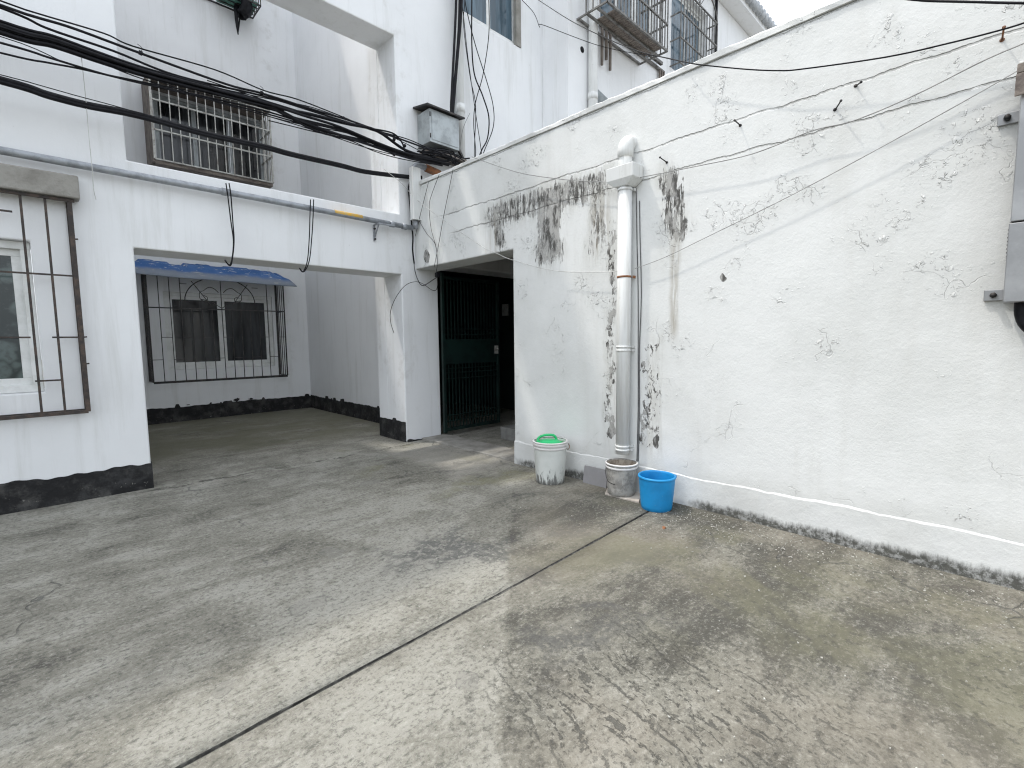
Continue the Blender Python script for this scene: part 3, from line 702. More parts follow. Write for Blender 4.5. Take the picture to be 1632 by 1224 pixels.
pl.f += [tuple(4*n+j for j in range(4))]; pl.sm += [False]
pl.build('plinth', M['plinth'], ob)
MB().box(3.845, 22, -9, 5.34, 2.60, 2.76).build('roof', M['concrete'], ob)
# stair hall inside
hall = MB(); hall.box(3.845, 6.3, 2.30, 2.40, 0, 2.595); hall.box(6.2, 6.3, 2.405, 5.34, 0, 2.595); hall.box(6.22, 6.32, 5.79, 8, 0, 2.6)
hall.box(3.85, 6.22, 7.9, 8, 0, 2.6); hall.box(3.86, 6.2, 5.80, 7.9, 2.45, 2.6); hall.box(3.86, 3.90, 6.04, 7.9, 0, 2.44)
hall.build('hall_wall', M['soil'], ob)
stp = MB(); stp.box(4.25, 6.19, 2.41, 4.60, 0, .16); stp.box(4.25, 6.19, 2.41, 4.32, .161, .33); stp.box(4.25, 6.19, 2.41, 4.04, .331, .52); stp.box(5.6, 6.19, 4.61, 5.33, 0, .62)
stp.build('stair', M['step'], ob, .008)
MB().box(6.185, 6.198, 4.72, 4.90, 1.55, 1.86).build('notice', M['paper'], ob) if False else None
np_ = bx(800, 485, 6.19); nq = bx(810, 503, 6.19)
MB().box(6.185, 6.197, min(np_.y, nq.y), max(np_.y, nq.y), min(np_.z, nq.z), max(np_.z, nq.z)).build('notice', M['paper'], ob)
# threshold of the doorway
th = MB(); th.box(3.52, 3.90, 3.57, 5.345, -.02, .022); th.build('threshold', M['concrete'], ob, .008)
# green gate, swung in against the column
gf = MB(); gx0, gx1, gy = 3.85, 4.88, 5.30; gz0, gz1 = .06, 2.16
gf.box(gx0, gx0+.045, gy-.02, gy+.02, gz0-.02, 2.20); gf.box(gx1-.04, gx1, gy-.02, gy+.02, gz0, gz1)
for z_, h_ in ((gz0, .045), (gz1-.04, .04), (.98, .34)): gf.box(gx0+.046, gx1-.041, gy-(.018 if h_ < .1 else .012), gy+.018, z_, z_+h_)
gt = gf.build('gate', M['green'], ob, .003); gt['label'] = 'dark green barred steel gate folded open inside the doorway'
gb = MB()
for i in range(1, 16): xx = gx0+.045+(gx1-gx0-.085)*i/16; gb.bar((xx, gy, gz0+.045), (xx, gy, .979), .013); gb.bar((xx, gy, 1.321), (xx, gy, gz1-.04), .013)
for z_ in (.20, .28, .78, .86, .92, 1.38, 1.46): gb.bar((gx0+.046, gy-.014, z_), (gx1-.041, gy-.014, z_), .012)
gb.build('bar', M['green'], gt)
lk = MB(); lk.box(gx1-.09, gx1-.03, gy-.03, gy-.0125, 1.10, 1.22); lk.tube([(gx1-.06, gy-.03, 1.17), (gx1-.06, gy-.06, 1.17)], .012, 8); lk.build('latch', M['stain'], gt)

# ------------------------------------------------------------------ drainpipe on the outbuilding wall
dp = empty('drainpipe', (3.43, 2.2, 0), 'white plastic drainpipe with elbow and hopper on the peeling wall behind the buckets', 'drainpipe')
px_, py_ = 3.432, 2.205
t = MB(); t.tube([(px_, py_, .34), (px_, py_, 2.50)], .056, 24); t.build('pipe', M['pvc'], dp)
t = MB(); t.tube([(px_, py_, 2.60), (px_, py_, 2.77)], .054, 24); t.build('pipe', M['pvc'], dp)
t = MB(); arc = [(px_, py_, 2.735)]+[(px_+.075*(1-math.cos(a)), py_, 2.785+.075*math.sin(a)) for a in [math.pi/2*k/8 for k in range(9)]]+[(3.55, py_, 2.86)]
t.tube(arc, .063, 24); t.build('elbow', M['pvc'], dp)
h = MB(); hw, y0, y1, xf = .13, py_-.128, py_+.128, 3.335
prof = [(xf, 2.535), (xf, 2.655), (3.485, 2.655), (3.485, 2.51)]
v = [(3.34, y0, 2.655), (3.34, y1, 2.655), (3.498, y1, 2.655), (3.498, y0, 2.655), (3.345, y0+.004, 2.555), (3.345, y1-.004, 2.555), (3.498, y1-.004, 2.555), (3.498, y0+.004, 2.555),
     (3.372, py_-.06, 2.505), (3.372, py_+.06, 2.505), (3.492, py_+.06, 2.505), (3.492, py_-.06, 2.505)]
h.add(v, [(0, 1, 2, 3), (0, 4, 5, 1), (1, 5, 6, 2), (2, 6, 7, 3), (3, 7, 4, 0), (4, 8, 9, 5), (5, 9, 10, 6), (6, 10, 11, 7), (7, 11, 8, 4), (8, 11, 10, 9)])
h.build('hopper', M['pvc'], dp, .006)
for zc, mm in ((2.485, 'pvc'), (1.80, 'rust'), (1.235, 'pvc'), (1.205, 'pvc'), (.405, 'pvc'), (.375, 'pvc')):
    t = MB(); t.tube([(px_, py_, zc-.008), (px_, py_, zc+.008)], .0605 if mm != 'rust' else .058, 24); t.box(px_+.03, 3.499, py_-.065, py_-.058, zc-.01, zc+.01); t.build('clamp', M[mm], dp)
# old wires running down beside the pipe
for k, (xp0, xp1) in enumerate(((1014, 1016), (1019, 1018))):
    t = MB(); t.tube(bpath([(xp0, 300+20*k), (xp0+1, 380), (xp0+3, 470), (xp1+1, 560), (xp1+1, 650), (xp1-1, 735)], 3.493), .0035, 6, sub=5)
    tag(t.build('wall_wire', M['cable_grey']), ('thin grey wire down the wall close beside the white drainpipe', 'outer thin grey wire down the wall a finger from the drainpipe')[k], 'wire')

# ------------------------------------------------------------------ buckets
def bucket_mesh(mb, c, rb, rt_, h, th=.004, seg=56, rings=()):
    prof = [(.001, .0), (rb-.006, .0), (rb, .006)]
    for i in range(1, 11): q = i/10; prof.append((rb+(rt_-rb)*q, .006+(h-.006)*q))
    prof += [(rt_-th, h), (rt_-th-.001, h-.004)]
    for i in range(9, -1, -1): q = i/10; prof.append((rb+(rt_-rb)*q-th, .010+(h-.010)*q))
    prof.append((.001, .010)); mb.lathe(prof, c, seg); return mb
c = Vector((3.262, 2.862, 0)); b = empty('paint_bucket', c, 'white plastic paint bucket with black scuffs and a green lid inside its rim', 'bucket')
m_ = MB(); bucket_mesh(m_, c, .130, .152, .375); m_.build('body', M['bucket_white'], b)
m_ = MB()
for z0_, z1_, r_ in ((.372, .385, .163), (.345, .371, .160), (.318, .336, .1575)): m_.lathe([(.1475, z0_), (r_-.004, z0_), (r_, z0_+.004), (r_, z1_-.004), (r_-.004, z1_), (.1475, z1_)], c, 56)
m_.build('rim', M['rimwhite'], b)
hn = MB(); d = Vector((.70, -.71, 0)); pr = c+d*.164+Vector((0, 0, .345))
hn.tube([pr+Vector((0, 0, .01)), pr+d*.012+Vector((.004, .0, -.02)), pr+d*.008+Vector((-.01, 0, -.045)), pr+Vector((-.03, -.0, -.03))], .003, 6, sub=4); hn.build('handle', M['rust'], b)
# green lid with a loop handle
gl = empty('plastic_lid', c+Vector((0, 0, .36)), 'bright green plastic lid with a loop handle lying in the white bucket', 'lid')
cc = c+Vector((-.008, .006, .352)); m_ = MB(); m_.lathe([(.001, .040), (.06, .038), (.095, .030), (.118, .012), (.128, .006), (.142, .008), (.144, .002), (.138, -.004), (.001, -.004)], cc, 48); m_.build('dish', M['greenlid'], gl)
m_ = MB(); vx = (rt.xy.to_3d()).normalized(); vy = Vector((-vx.y, vx.x, 0))
m_.tube([cc+vx*-.105+Vector((0, 0, .008)), cc+vx*-.09+vy*.02+Vector((0, 0, .055)), cc+vx*-.03+vy*.03+Vector((0, 0, .075)), cc+vx*.035+vy*.03+Vector((0, 0, .074)), cc+vx*.062+vy*.03+Vector((0, 0, .055)), cc+vx*.070+vy*.03+Vector((0, 0, .025))], .0115, 10, sub=5); m_.build('handle', M['greenlid'], gl)

bd = MB(); bc = gz(992, 790); a = R(8)
def rot(x, y, c, a): return (c[0]+x*math.cos(a)-y*math.sin(a), c[1]+x*math.sin(a)+y*math.cos(a))
P4 = [gz(964, 787, .012), gz(1018, 801, .012), gz(1026, 770, .012), gz(976, 758, .012)]
v = [(p.x, p.y, .004) for p in P4]+[(p.x, p.y, .016) for p in P4]
bd.add(v, [(3, 2, 1, 0), (4, 5, 6, 7), (0, 1, 5, 4), (1, 2, 6, 5), (2, 3, 7, 6), (3, 0, 4, 7)])
tag(bd.build('board', M['board'], None, .002), 'thin pale board on the ground under the cement-caked bucket', 'board')
c = Vector((*(gz(990, 786, .016).xy), .017)); b = empty('mortar_bucket', c, 'grimy cement-caked bucket standing on a thin board under the drainpipe', 'bucket')
m_ = MB(); bucket_mesh(m_, c, .112, .127, .262); m_.build('body', M['bucket_grey'], b)
m_ = MB()
for z0_, z1_, r_ in ((.252, .266, .1335), (.222, .240, .131)): m_.lathe([(.123, z0_), (r_-.004, z0_), (r_, z0_+.004), (r_, z1_-.004), (r_-.004, z1_), (.123, z1_)], c, 56)
m_.build('rim', M['rimwhite'], b)
m_ = MB(); m_.lathe([(.001, .014), (.106, .014), (.1205, .255)], c, 56); m_.build('lining', M['bucket_in'], b)
m_ = MB(); q0 = c+vx*-.128+Vector((0, 0, .225)); m_.tube([q0, q0+vx*-.012+vy*-.05+Vector((0, 0, -.04)), q0+vx*.0+vy*-.09+Vector((0, 0, -.095)), q0+vx*.05+vy*-.11+Vector((0, 0, -.12))], .003, 6, sub=5); m_.build('handle', M['blackbar'], b)
c = Vector((*(gz(1046, 810).xy), 0.001)); b = empty('blue_bucket', c, 'sky blue ribbed plastic bucket, empty, beside the grimy bucket', 'bucket')
m_ = MB(); seg = 120; rb, rt2, hh = .113, .133, .262
def ribr(k): return .0018*(1 if (k//1) % 2 else 0)
prof = [(.001, 0), (rb-.008, 0), (rb, .006)]+[(rb+(rt2-rb)*i/8, .006+.235*i/8) for i in range(1, 9)]+[(rt2, .248), (rt2-.004, .256)]
for i in range(8, -1, -1): prof.append((rb+(rt2-rb)*i/8-.005, .012+.236*i/8))
prof.append((.001, .012))
vsx = []
for ip, (r_, z_) in enumerate(prof):
    for k in range(seg):
        a = 2*math.pi*k/seg; rr_ = r_+(ribr(k) if 3 <= ip <= 10 else 0); vsx.append((c.x+rr_*math.cos(a), c.y+rr_*math.sin(a), c.z+z_))
m_.add(vsx, [(i*seg+k, i*seg+(k+1) % seg, (i+1)*seg+(k+1) % seg, (i+1)*seg+k) for i in range(len(prof)-1) for k in range(seg)], True); m_.build('body', M['blue'], b)
m_ = MB(); m_.lathe([(.128, .244), (.1395, .244), (.1415, .249), (.1395, .258), (.134, .262), (.128, .260), (.128, .244)], c, 64)
e = c+vx*.141+Vector((0, 0, .25)); m_.bar(e+vy*-.018, e+vy*.018, .010, .018); m_.build('rim', M['blue'], b)
# loose grey tile leaning at the plinth
P4 = [gz(932, 766), gz(969, 778)]; xt = XB-.036
tl_ = MB(); ya, yb_ = bx(932, 745, xt).y, bx(969, 778, xt).y; tl_.add([(xt-.03, ya, .003), (xt-.03, yb_, .003), (xt-.004, yb_, .155), (xt-.004, ya, .155), (xt-.02, ya, .003), (xt-.02, yb_, .003), (xt+.003, yb_, .157), (xt+.003, ya, .157)], [(0, 1, 2, 3), (7, 6, 5, 4), (0, 4, 5, 1), (1, 5, 6, 2), (2, 6, 7, 3), (3, 7, 4, 0)])
tag(tl_.build('floor_tile', M['tile']), 'plain grey tile leaning on the wall foot between the white and grimy buckets', 'tile')
# brick chip, paint flakes
bc = gz(1057, 843); m_ = MB(); rr = random.Random(4)
pts = [(bc.x+rr.uniform(-.018, .018), bc.y+rr.uniform(-.018, .018), rr.uniform(.0, .018)) for _ in range(14)]
bm = bmesh.new(); [bm.verts.new(p) for p in pts]; bmesh.ops.convex_hull(bm, input=bm.verts); me = bpy.data.meshes.new('brick_chip'); bm.to_mesh(me); bm.free(); me.materials.append(M['rust'])
o = bpy.data.objects.new('brick_chip', me); col.objects.link(o); tag(o, 'small red brick chip on the concrete in front of the blue bucket', 'rubble')
fl = MB(); rr = random.Random(12)
for i in range(520):
    yy = 1.75-abs(rr.gauss(0, 1.1)); xx = 3.44-abs(rr.gauss(0, .28))
    if rr.random() < .2: xx = rr.uniform(1.2, 3.4); yy = rr.uniform(-.4, 2.6)
    s = rr.uniform(.0015, .0055); a = rr.uniform(0, 6.28); z_ = .010+rr.uniform(0, .003)
    q = [(xx+s*math.cos(a+t_)*rr.uniform(.5, 1.3), yy+s*math.sin(a+t_)*rr.uniform(.5, 1.3), z_+rr.uniform(-.001, .002)) for t_ in (0, 1.4, 3.0, 4.5)]
    fl.add(q+[(p[0], p[1], p[2]-.003) for p in q], [(0, 1, 2, 3), (7, 6, 5, 4), (0, 4, 5, 1), (1, 5, 6, 2), (2, 6, 7, 3), (3, 7, 4, 0)])
tag(fl.build('paint_flakes', M['flake']), 'pale flakes of fallen paint scattered on the concrete along the white wall', 'paint flakes', None, 'stuff')

# ------------------------------------------------------------------ electric boxes
mbx = empty('meter_box', (3.4, -.2, 1.4), 'tall grey steel meter box bolted to the wall at the right edge', 'electric box')
xf = 3.345; yl = .022
t = MB(); t.box(xf, 3.47, -.52, yl, 1.835, 2.50); t.build('upper_case', M['meter'], mbx, .004)
t = MB(); t.box(xf-.006, 3.47, -.52, yl+.004, 1.455, 1.828); t.build('lower_case', M['meter'], mbx, .004)
t = MB(); t.box(xf-.03, 3.475, -.54, yl+.018, 2.502, 2.545); t.box(xf-.032, xf-.022, -.54, yl+.02, 2.40, 2.50); t.build('rain_cap', M['rust'] if False else M['brown'], mbx, .004)
for z_ in (2.36, 1.50):
    t = MB(); t.box(3.484, 3.497, yl-.02, yl+.075, z_-.028, z_+.028); t.build('bracket', M['meter'], mbx, .003)
    t = MB(); t.tube([(3.484, yl+.04, z_), (3.455, yl+.04, z_)], .014, 6); t.build('bolt', M['blackbar'], mbx)
t = MB()
for k in range(8): t.tube([(3.40, yl+.003, 1.68+.018*k), (3.40, yl+.006, 1.68+.018*k)], .004, 6)
t.build('vent_hole', M['cable'], mbx)
t = MB(); t.tube([(3.42, -.035, 1.46), (3.42, -.038, 1.40), (3.42, -.06, 1.34), (3.42, -.12, 1.28), (3.42, -.2, 1.22), (3.43, -.22, 1.05)], .022, 10, sub=4); t.build('conduit', M['cable'], mbx)

jb = empty('junction_box', (3.8, 5.2, 3.75), 'grey metal cable box with a dark pitched lid on the upper wall', 'junction box')
X0, X1, Y0 = 3.585, 4.04, 5.08; Z0, Z1 = 3.74, 4.13
t = MB(); t.box(X0, X1, Y0, YA-.003, Z0, Z1); cs = t.build('case', M['box'], jb, .004)
t = MB(); t.box(X0+.03, X1-.03, Y0-.006, Y0-.0005, Z0+.03, Z1-.03); t.build('door', M['box'], jb, .002)
t = MB(); ym = (Y0+YA)/2
t.add([(X0-.06, Y0-.05, Z1+.005), (X1+.06, Y0-.05, Z1+.005), (X1+.06, YA-.004, Z1+.06), (X0-.06, YA-.004, Z1+.06), (X0-.06, Y0-.05, Z1+.025), (X1+.06, Y0-.05, Z1+.025), (X1+.06, YA-.004, Z1+.08), (X0-.06, YA-.004, Z1+.08)], [(3, 2, 1, 0), (4, 5, 6, 7), (0, 1, 5, 4), (1, 2, 6, 5), (2, 3, 7, 6), (3, 0, 4, 7)])
t.build('lid', M['blackbar'], jb)
for z_ in (Z0+.07, Z1-.07):
    t = MB(); t.tube([(X0+.005, Y0-.006, z_-.025), (X0+.005, Y0-.006, z_+.025)], .008, 8); t.build('hinge', M['blackbar'], jb)
t = MB(); t.box(X0+.01, X1+.2, Y0+.03, YA-.01, Z0-.10, Z0-.07); t.build('bracket', M['brown'], jb)
t = MB(); t.bar((X1+.03, Y0+.1, Z0+.1), (X1+.22, Y0+.15, Z0-.069), .03); t.build('stay', M['blackbar'], jb)

# ------------------------------------------------------------------ pipes on the front
sp = empty('steel_conduit', (0, 5.27, 2.72), 'long grey steel pipe running along the front beam with a worn yellow band', 'pipe')
zz = 2.735; yp = 5.268
t = MB(); t.tube([(-5, yp, zz+.006), (-.1, yp, zz), (1.6, yp, zz-.006), (3.42, yp, zz-.028)], .030, 14); t.build('pipe', M['steel'], sp)
a0 = ay(533, 346, yp).x; a1 = ay(577, 353, yp).x; t = MB(); t.tube([(a0, yp, zz-.0125), (a1, yp, zz-.0165)], .0313, 14); t.build('yellow_band', M['yellow'], sp)
for xx in (1.35, 3.13, 3.30): t = MB(); zc = zz-.005-.0123*(xx-1.35); t.tube([(xx-.03, yp, zc), (xx+.03, yp, zc-.0007)], .0355, 14); t.build('coupling', M['steel'], sp)
t = MB(); bxx = 2.95; t.box(bxx-.03, bxx-.012, 5.21, YA-.001, zz-.062, zz-.05); t.box(bxx-.03, bxx-.012, YA-.02, YA-.001, zz-.24, zz-.062)
t.bar((bxx-.02, 5.225, zz-.062), (bxx-.02, YA-.015, zz-.2), .014); t.bar((bxx-.02, 5.23, zz-.055), (bxx+.20, 5.24, zz-.045), .02); t.build('bracket', M['steel'], sp, .001)
for dz in (.22, .10): t = MB(); t.tube([(bxx-.02, YA-.003, zz-dz), (bxx-.02, YA-.035, zz-dz)], .012, 6); t.build('bolt', M['blackbar'], sp)

tk = MB(); xa, xb3 = ay(655, 300, 5.24).x, ay(667.5, 300, 5.24).x; tk.box(xa, xb3, 5.19, 5.275, 2.80, 3.43)
tko = empty('cable_trunking', (xa, 5.24, 2.8), 'white square cable trunking standing in the wall corner above the steel pipe', 'trunking')
tk.build('casing', M['pvc'], tko, .004); t = MB(); t.tube([((xa+xb3)/2, 5.245, 2.70), ((xa+xb3)/2, 5.245, 2.80)], .028, 12); t.build('stub', M['steel'], tko)
el = MB(); e0 = Vector(((xa+xb3)/2, 5.235, 3.375)); el.tube([e0, e0+Vector((0, 0, .05)), e0+Vector((.02, -.0, .085)), e0+Vector((.07, 0, .10)), e0+Vector((.17, 0, .095))], .034, 12, sub=3)
rpe = empty('rusty_pipe', e0, 'short grey pipe elbow with a rusty orange sleeve where it enters the parapet', 'pipe')
el.build('elbow', M['steel'], rpe); t = MB(); t.tube([e0+Vector((.165, 0, .095)), e0+Vector((.36, -.02, .06))], .046, 14); t.build('sleeve', M['rust'], rpe)

dq = empty('rain_pipe', (4.25, 5.28, 4), 'white rain pipe with a collar beside the grey junction box', 'drainpipe')
t = MB(); t.tube([(4.235, 5.285, 3.3), (4.235, 5.285, 8.0)], .052, 16); t.build('pipe', M['pvc'], dq); t = MB(); t.tube([(4.235, 5.285, 4.34), (4.235, 5.285, 4.44)], .060, 16); t.build('collar', M['pvc'], dq)
pz = ay(945, 100, 4.75); dq2 = empty('rain_pipe', (pz.x, 4.75, 3), 'white rain pipe on the far bay beside the barred rack', 'drainpipe')
t = MB(); t.tube([(pz.x, 4.75, 3), (pz.x, 4.75, 8.6)], .072, 16); t.build('pipe', M['pvc'], dq2); t = MB(); zc = ay(945, 155, 4.75).z; t.tube([(pz.x, 4.75, zc-.04), (pz.x, 4.75, zc+.05)], .08, 16); t.build('collar', M['pvc'], dq2)
pz = ay(1141, 40, 4.78); t = MB(); t.tube([(pz.x, 4.78, 3), (pz.x, 4.78, 8.6)], .03, 10)
tag(t.build('rain_pipe', M['cable']), 'thin black rain pipe right of the barred windows below the eave', 'drainpipe')

# ------------------------------------------------------------------ cables along the front
def cable(name, pts, r, label, cat='cable', group=None, mat='cable', sub=6, seg=7):
    t = MB(); t.tube(pts, r, seg, sub=sub); return tag(t.build(name, M[mat]), label, cat, group)
def bundle(name, paths, label, group=None, mat='cable'):
    t = MB()
    for pts, r in paths: t.tube(pts, r, 7, sub=6)
    return tag(t.build(name, M[mat]), label, 'cable', group)
ext = lambda pts, dx=-420, s=.36: [(pts[0][0]+dx, pts[0][1]+dx*s)]+pts
GC = 'black cables strung across the front'
YC0, YC1 = 4.95, 5.08
U1 = [(0, 1), (55, 20), (165, 53), (213, 74), (342, 111), (420, 144), (473, 158), (538, 183), (594, 206), (650, 222), (690, 240)]
U2 = [(0, 8), (56, 27), (116, 45), (224, 85), (360, 134), (418, 149), (500, 175), (560, 193), (620, 215), (700, 244)]
U3 = [(0, 12), (77, 46), (180, 81), (283, 121), (419, 153), (500, 178), (580, 203), (650, 226), (705, 247)]
cable('overhead_cable', apath(ext(U1), YC0, YC1), .006, 'thinnest and topmost black cable strung across the front', group=GC)
cable('overhead_cable', apath(ext(U2), YC0-.02, YC1), .010, 'second black cable from the top, tied to the topmost one', group=GC)
cable('overhead_cable', apath(ext(U3), YC0+.02, YC1), .009, 'third black cable from the top, just above the thick bundle', group=GC)
T0 = [(0, 43), (85, 66), (154, 90), (224, 113), (309, 136), (420, 165)]
def offs(p, d, k=0.0): return [(a, b+d*(1-k*i/(len(p)-1))) for i, (a, b) in enumerate(p)]
rr = random.Random(21); pb = []
tails = [[(490, 181), (549, 196), (600, 208), (648, 240), (700, 255)], [(464, 186), (549, 208), (620, 237), (676, 252), (715, 262)], [(455, 182), (507, 208), (577, 225), (634, 242), (690, 258)],
         [(480, 184), (540, 203), (600, 228), (650, 246), (712, 258)], [(470, 190), (530, 212), (590, 232), (650, 252), (705, 264)]]
for k in range(13):
    d = -9+19*k/12+rr.uniform(-1, 1); tt = tails[k % 5]; j = rr.uniform(-2, 2)
    pts = ext(offs(T0, d, .55))+[(a, b+j) for a, b in tt]
    pb.append((apath(pts, YC0+rr.uniform(-.03, .03), YC1+rr.uniform(-.03, .03)), rr.choice((.007, .010, .012, .013))))
bundle('cable_bundle', pb, 'thick black bundle of many cables sagging past the boxed cage to the grey box', GC)
LG = [[(0, 58), (118, 105), (221, 129), (309, 146), (420, 172), (500, 196)], [(0, 68), (82, 93), (165, 118), (222, 131), (309, 150), (420, 176), (520, 208)], [(0, 84), (77, 100), (134, 111), (221, 132), (300, 150), (420, 180), (510, 206)]]
for k, p in enumerate(LG):
    cable('overhead_cable', apath(ext(p, s=.26), YC0-.03, YC1-.02), (.0035, .008, .007)[k], ('hair-thin wire joining the thick bundle from below on the left', 'upper of two cables joining the thick bundle from below', 'lower of two cables joining the thick bundle from below')[k], group=GC)
T1 = [(0, 128), (77, 152), (139, 168), (198, 179), (247, 191), (329, 214), (420, 234), (464, 246), (543, 264), (583, 274), (650, 282), (672, 283)]
pb = []
for k in range(5): d = -4.5+9*k/4; pb.append((apath(ext(offs(T1, d, .6), s=.25), 5.0+rr.uniform(-.02, .02), 5.315), (.011, .015, .017, .014, .009)[k]))
wr = MB()
bo = bundle('cable_bundle', pb, 'ragged wrapped cable bundle crossing the lower part of the first floor cage', GC)
cable('overhead_cable', apath(ext([(0, 119), (60, 135), (120, 152), (180, 168), (246, 187)], s=.25), 4.98, 5.02), .0035, 'thin carrier wire just above the ragged bundle at the left', group=GC)
DW = [(428, 192), (493, 208), (555, 223), (594, 240), (634, 252), (684, 261), (718, 262)]
cable('overhead_cable', apath(DW, 5.05, 5.10), .005, 'thin black cable sagging below the thick bundle into the corner', group=GC)
VX = [(592, 205), (625, 212), (640, 226), (650, 248), (672, 254), (690, 250)]
cable('overhead_cable', apath(VX, 5.04, 5.08), .009, 'short looping black cable hooked beside the grey box', group=GC)
for k, lb in enumerate(('thin cable dipping out of the thick bundle in front of the boxed cage', 'thin cable rising from the thick bundle to the tied upper cables', 'slack thin cable hanging between the upper cables and the thick bundle', 'thin cable wandering along the underside of the thick bundle to the grey box')):
    p = [[(120, 80), (200, 116), (290, 146), (380, 172), (470, 196), (560, 214), (650, 244)], [(200, 104), (280, 126), (360, 143), (430, 158), (500, 172), (585, 203)], [(330, 128), (400, 152), (470, 176), (540, 196), (610, 212), (680, 246)], [(250, 128), (330, 158), (430, 186), (520, 214), (600, 240), (700, 262)]][k]
    cable('overhead_cable', apath(p, 5.0, 5.1), .0045, lb, group=GC)
# ties
t = MB()
for px0, py0 in ((224, 84), (417, 148), (549, 195), (628, 222), (645, 232), (628, 246)):
    p = ay(px0, py0, 5.0); t.tube([p+Vector((-.012, 0, 0)), p+Vector((.012, 0, -.004))], .017, 8); t.tube([p, p+Vector((.01, -.02, .03)), p+Vector((-.02, -.02, .05))], .002, 5, sub=3)
tag(t.build('cable_ties', M['cable']), 'small black ties holding the upper cables together', 'cable ties', None, 'stuff')
# tangle under the grey box
t = MB(); rr = random.Random(33)
for k in range(16):
    ys_ = rr.uniform(5.0, 5.2); p0 = (rr.uniform(655, 690), rr.uniform(236, 252)); p3 = (rr.uniform(715, 752), rr.uniform(252, 268))
    mid = (rr.uniform(680, 725), rr.uniform(236, 262)); t.tube([ay(*p0, ys_), ay(*mid, ys_-.03), ay(*p3, ys_)], rr.choice((.005, .008, .010)), 6, sub=6)
tag(t.build('cable_tangle', M['cable']), 'dense tangle of black cables just under the grey junction box', 'cables', None, 'stuff')
# risers
RP = [([(728, -40), (726, 30), (723, 90), (720, 147), (719, 178), (722, 215)], .016), ([(737, -40), (734, 30), (729, 90), (724, 150), (722, 182), (724, 215)], .019), ([(733, -40), (731, 40), (726, 110), (721, 160), (721, 215)], .012)]
bundle('cable_riser', [(apath(p, 5.17), r) for p, r in RP], 'thick pair of black cables climbing the wall beside the rain pipe')
LP = [([(741, -30), (741, 0), (739, 42), (749, 121), (758, 169), (756, 240), (757, 268)], .005), ([(752, -30), (752, 0), (752, 70), (756, 118), (769, 152), (779, 186), (777, 220), (767, 241), (757, 270)], .009),
      ([(777, -30), (779, 0), (779, 56), (770, 118), (758, 163), (755, 197), (758, 240), (757, 270)], .006), ([(738, -20), (744, 17), (758, 73), (775, 127), (786, 169), (786, 203), (772, 240), (762, 268)], .006), ([(736, 5), (739, 28), (746, 93), (758, 180), (767, 240), (769, 266)], .005)]
lab = ['black cable hanging nearly straight beside the riser', 'thicker black cable bowing right in the hanging loops', 'black cable crossing from right to left in the hanging loops', 'black cable bowing farthest right in the hanging loops', 'thin black cable slanting down through the hanging loops']
for (p, r), lb in zip(LP, lab): cable('hanging_cable', apath(p, 5.2), r, lb, group='loops of cable hanging on the upper wall')
cable('hanging_wire', apath([(749, 180), (738, 205), (733, 235)], 5.04), .002, 'hair-thin wire slanting across the grey box door')

# loops hanging over the front beam
for k in range(2):
    d = 5*k
    H1 = [(360+d, 292), (363+d, 312), (368+d*.6, 353), (372+d*.2, 384), (370, 410+d), (366, 422+d*.3), (358, 414)]
    cable('hanging_wire', apath(H1, 5.225-.01*k), .0055, ('left strand of the dark wire loop below the first floor cage', 'right strand of the dark wire loop below the first floor cage')[k], 'wire', 'wire loops over the steel pipe')
    H2 = [(495+d, 318), (494+d, 345), (493+d*.8, 378), (490+d*.6, 415), (483+d*.3, 433), (477, 427)]
    cable('hanging_wire', apath(H2, 5.225-.01*k), .0055, ('left strand of the wire loop hanging right of the blue canopy', 'right strand of the wire loop hanging right of the blue canopy')[k], 'wire', 'wire loops over the steel pipe')
cable('hanging_string', apath([(129, 83), (132, 112), (137, 160), (142, 220), (147, 270), (149, 300), (153, 318)], 4.99, 5.2), .0025, 'thin pale string hanging from the thick bundle at the left', 'string', mat='cable_white')
# corner wires
cable('corner_cable', apath([(668, 284), (656, 287), (651, 300), (653, 322), (656, 357), (658, 378), (657.6, 398), (660, 420)], 5.29), .010, 'thick black cable running down the corner behind the white trunking')
cable('corner_cable', apath([(660, 418), (661, 430), (666, 446), (674, 455), (690, 446), (697, 441)], 5.30, 5.28), .006, 'grey cable curving from the corner to the doorway', mat='cable_grey')
cable('loose_wire', apath([(698, 452), (695, 462), (688, 462), (675, 453), (662, 449), (646, 455), (631, 474), (622.5, 496), (623, 515), (628, 531)], 5.27), .0035, 'loose dark wire arching over the column face', 'wire')
GB = 'wires hanging in the corner by the doorway'
for p, lb in (([(683, 290), (676, 318), (668, 350), (662, 376)], 'short thin wire slanting down to the steel pipe end'), ([(700, 278), (688, 310), (684, 329), (687, 364), (695, 394), (697, 420), (694, 440)], 'thin wire bowing left down to the doorway corner'),
              ([(722, 270), (716, 300), (707, 345), (699, 390), (692, 425)], 'thin straight dark wire falling to the doorway corner'), ([(668, 352), (680, 372), (692, 386), (696, 400)], 'thin wire from the pipe end to the doorway corner')):
    cable('hanging_wire', bpath(p, 3.47), .003, lb, 'wire', GB)
bk = MB(); pk_ = bx(697, 437, 3.56); bk.box(pk_.x-.02, pk_.x+.03, pk_.y-.02, pk_.y+.03, pk_.z-.035, pk_.z+.02); tag(bk.build('wire_clip', M['cable'], None, .004), 'small black clip at the top left corner of the doorway', 'clip')

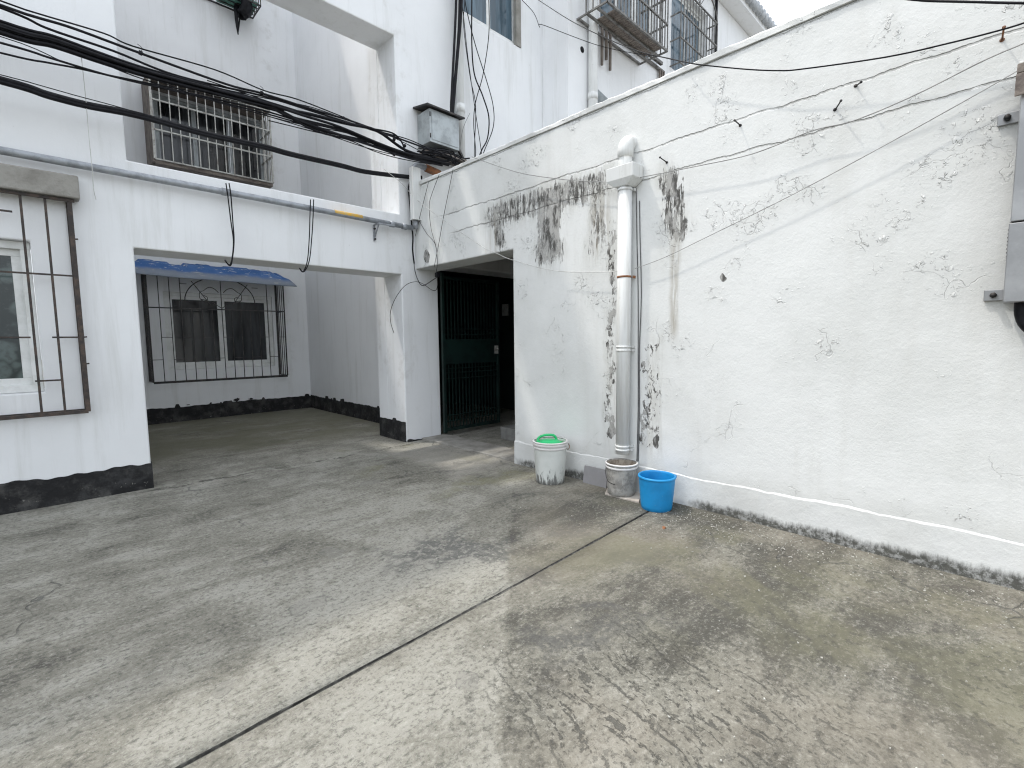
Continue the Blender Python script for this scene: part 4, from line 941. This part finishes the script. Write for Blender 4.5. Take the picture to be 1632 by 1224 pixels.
# ------------------------------------------------------------------ wires over the outbuilding wall
def vplane(pts, a, b):                       # points on the upright plane through a and b
    n = (b-a).cross(Vector((0, 0, 1))).normalized(); out = []
    for p in pts: d = ray(*p); out.append(CO+d*((a-CO).dot(n)/d.dot(n)))
    return out
E0, E1 = ay(858, 0, 5.1), bx(1100, 101, 3.43)
W2a = [(830, -18), (858, 0), (908, 32), (962, 59), (1016, 81), (1070, 94)]; W2b = [(1100, 100.5), (1123, 104), (1191, 110.5), (1240, 112.5), (1279, 110), (1412, 91), (1518, 67.5), (1598, 47), (1640, 34), (1700, 14)]
cable('overhead_cable', vplane(W2a, E0, E1)+bpath(W2b, 3.43), .0042, 'single black cable sagging from the apartment wall to a nail high on the outbuilding', mat='cable')
E0, E1 = ay(840, 10, 5.1), ay(1043, 89, 4.70)
cable('overhead_cable', [ay(*p, 5.25-.05*i/2) for i, p in enumerate([(825, -8), (832, 0), (851, 21), (860, 43)])]+[ay(*p, y_) for p, y_ in (((863, 39), 5.18), ((913, 58), 4.75), ((956, 73), 4.6), ((1005, 84), 4.45), ((1043, 89), 4.4), ((1075, 96), 4.3))], .0045, 'thin cable hooked on the far wall below the sagging single cable', mat='cable')
cable('clothes_line', bpath([(752, 250), (800, 267), (840, 278), (908, 287), (972, 290)], 3.44), .0035, 'thin line from the parapet to the hopper of the drainpipe', 'wire', mat='line')
cable('clothes_line', bpath([(1019, 283), (1110, 265), (1200, 245), (1293, 209), (1359, 193), (1454, 153.5), (1565, 98), (1632, 69), (1700, 40)], 3.45), .0035, 'thin line rising right from the drainpipe hopper', 'wire', mat='line')
cable('clothes_line', bpath([(1012, 428), (1060, 410), (1120, 381), (1248, 318), (1369, 254), (1518, 172), (1632, 107), (1700, 68)], 3.46), .0028, 'lowest thin line slanting up across the blank wall', 'wire', mat='line')
cable('clothes_line', [ay(612, 270, 5.2), ay(640, 292, 5.2)]+bpath([(664, 318), (713, 355), (767, 392), (792, 404), (816, 414), (887, 432), (985, 433)], 3.45), .0032, 'pale cord sagging across the doorway to the drainpipe', 'cord', mat='cable_white')
cable('overhead_cable', bpath([(1380, -12), (1459, 0), (1545, 3), (1632, 5), (1720, 4)], 3.3), .0055, 'dark cable cutting the top right corner of the picture')
GN = 'nails in the blank wall'
for (p0, p1), lb, mt in ((((1180, 200), (1171, 192)), 'black nail in the long crack above the bare wall', 'blackbar'), (((1063, 259), (1052, 251)), 'black nail right of the drainpipe elbow', 'blackbar'), (((1331, 175), (1340, 161)), 'black nail in the middle of the upper right wall', 'blackbar'),
                     (((1597, 64), (1600, 44)), 'rusty nail that holds the sagging cable', 'rust'), (((1364, 137), (1372, 131)), 'tiny nail in the crack left of the rusty nail', 'blackbar')):
    a = bx(*p0, 3.502); b = bx(*p1, 3.43); n_ = MB(); n_.tube([a, b], .004, 7); d = (b-a).normalized(); n_.tube([b, b+d*.005], .0075, 8); n_.tube([a+Vector((-.005, 0, 0)), a+Vector((.0, 0, 0))], .010, 8)
    tag(n_.build('nail', M[mt]), lb, 'nail', GN)
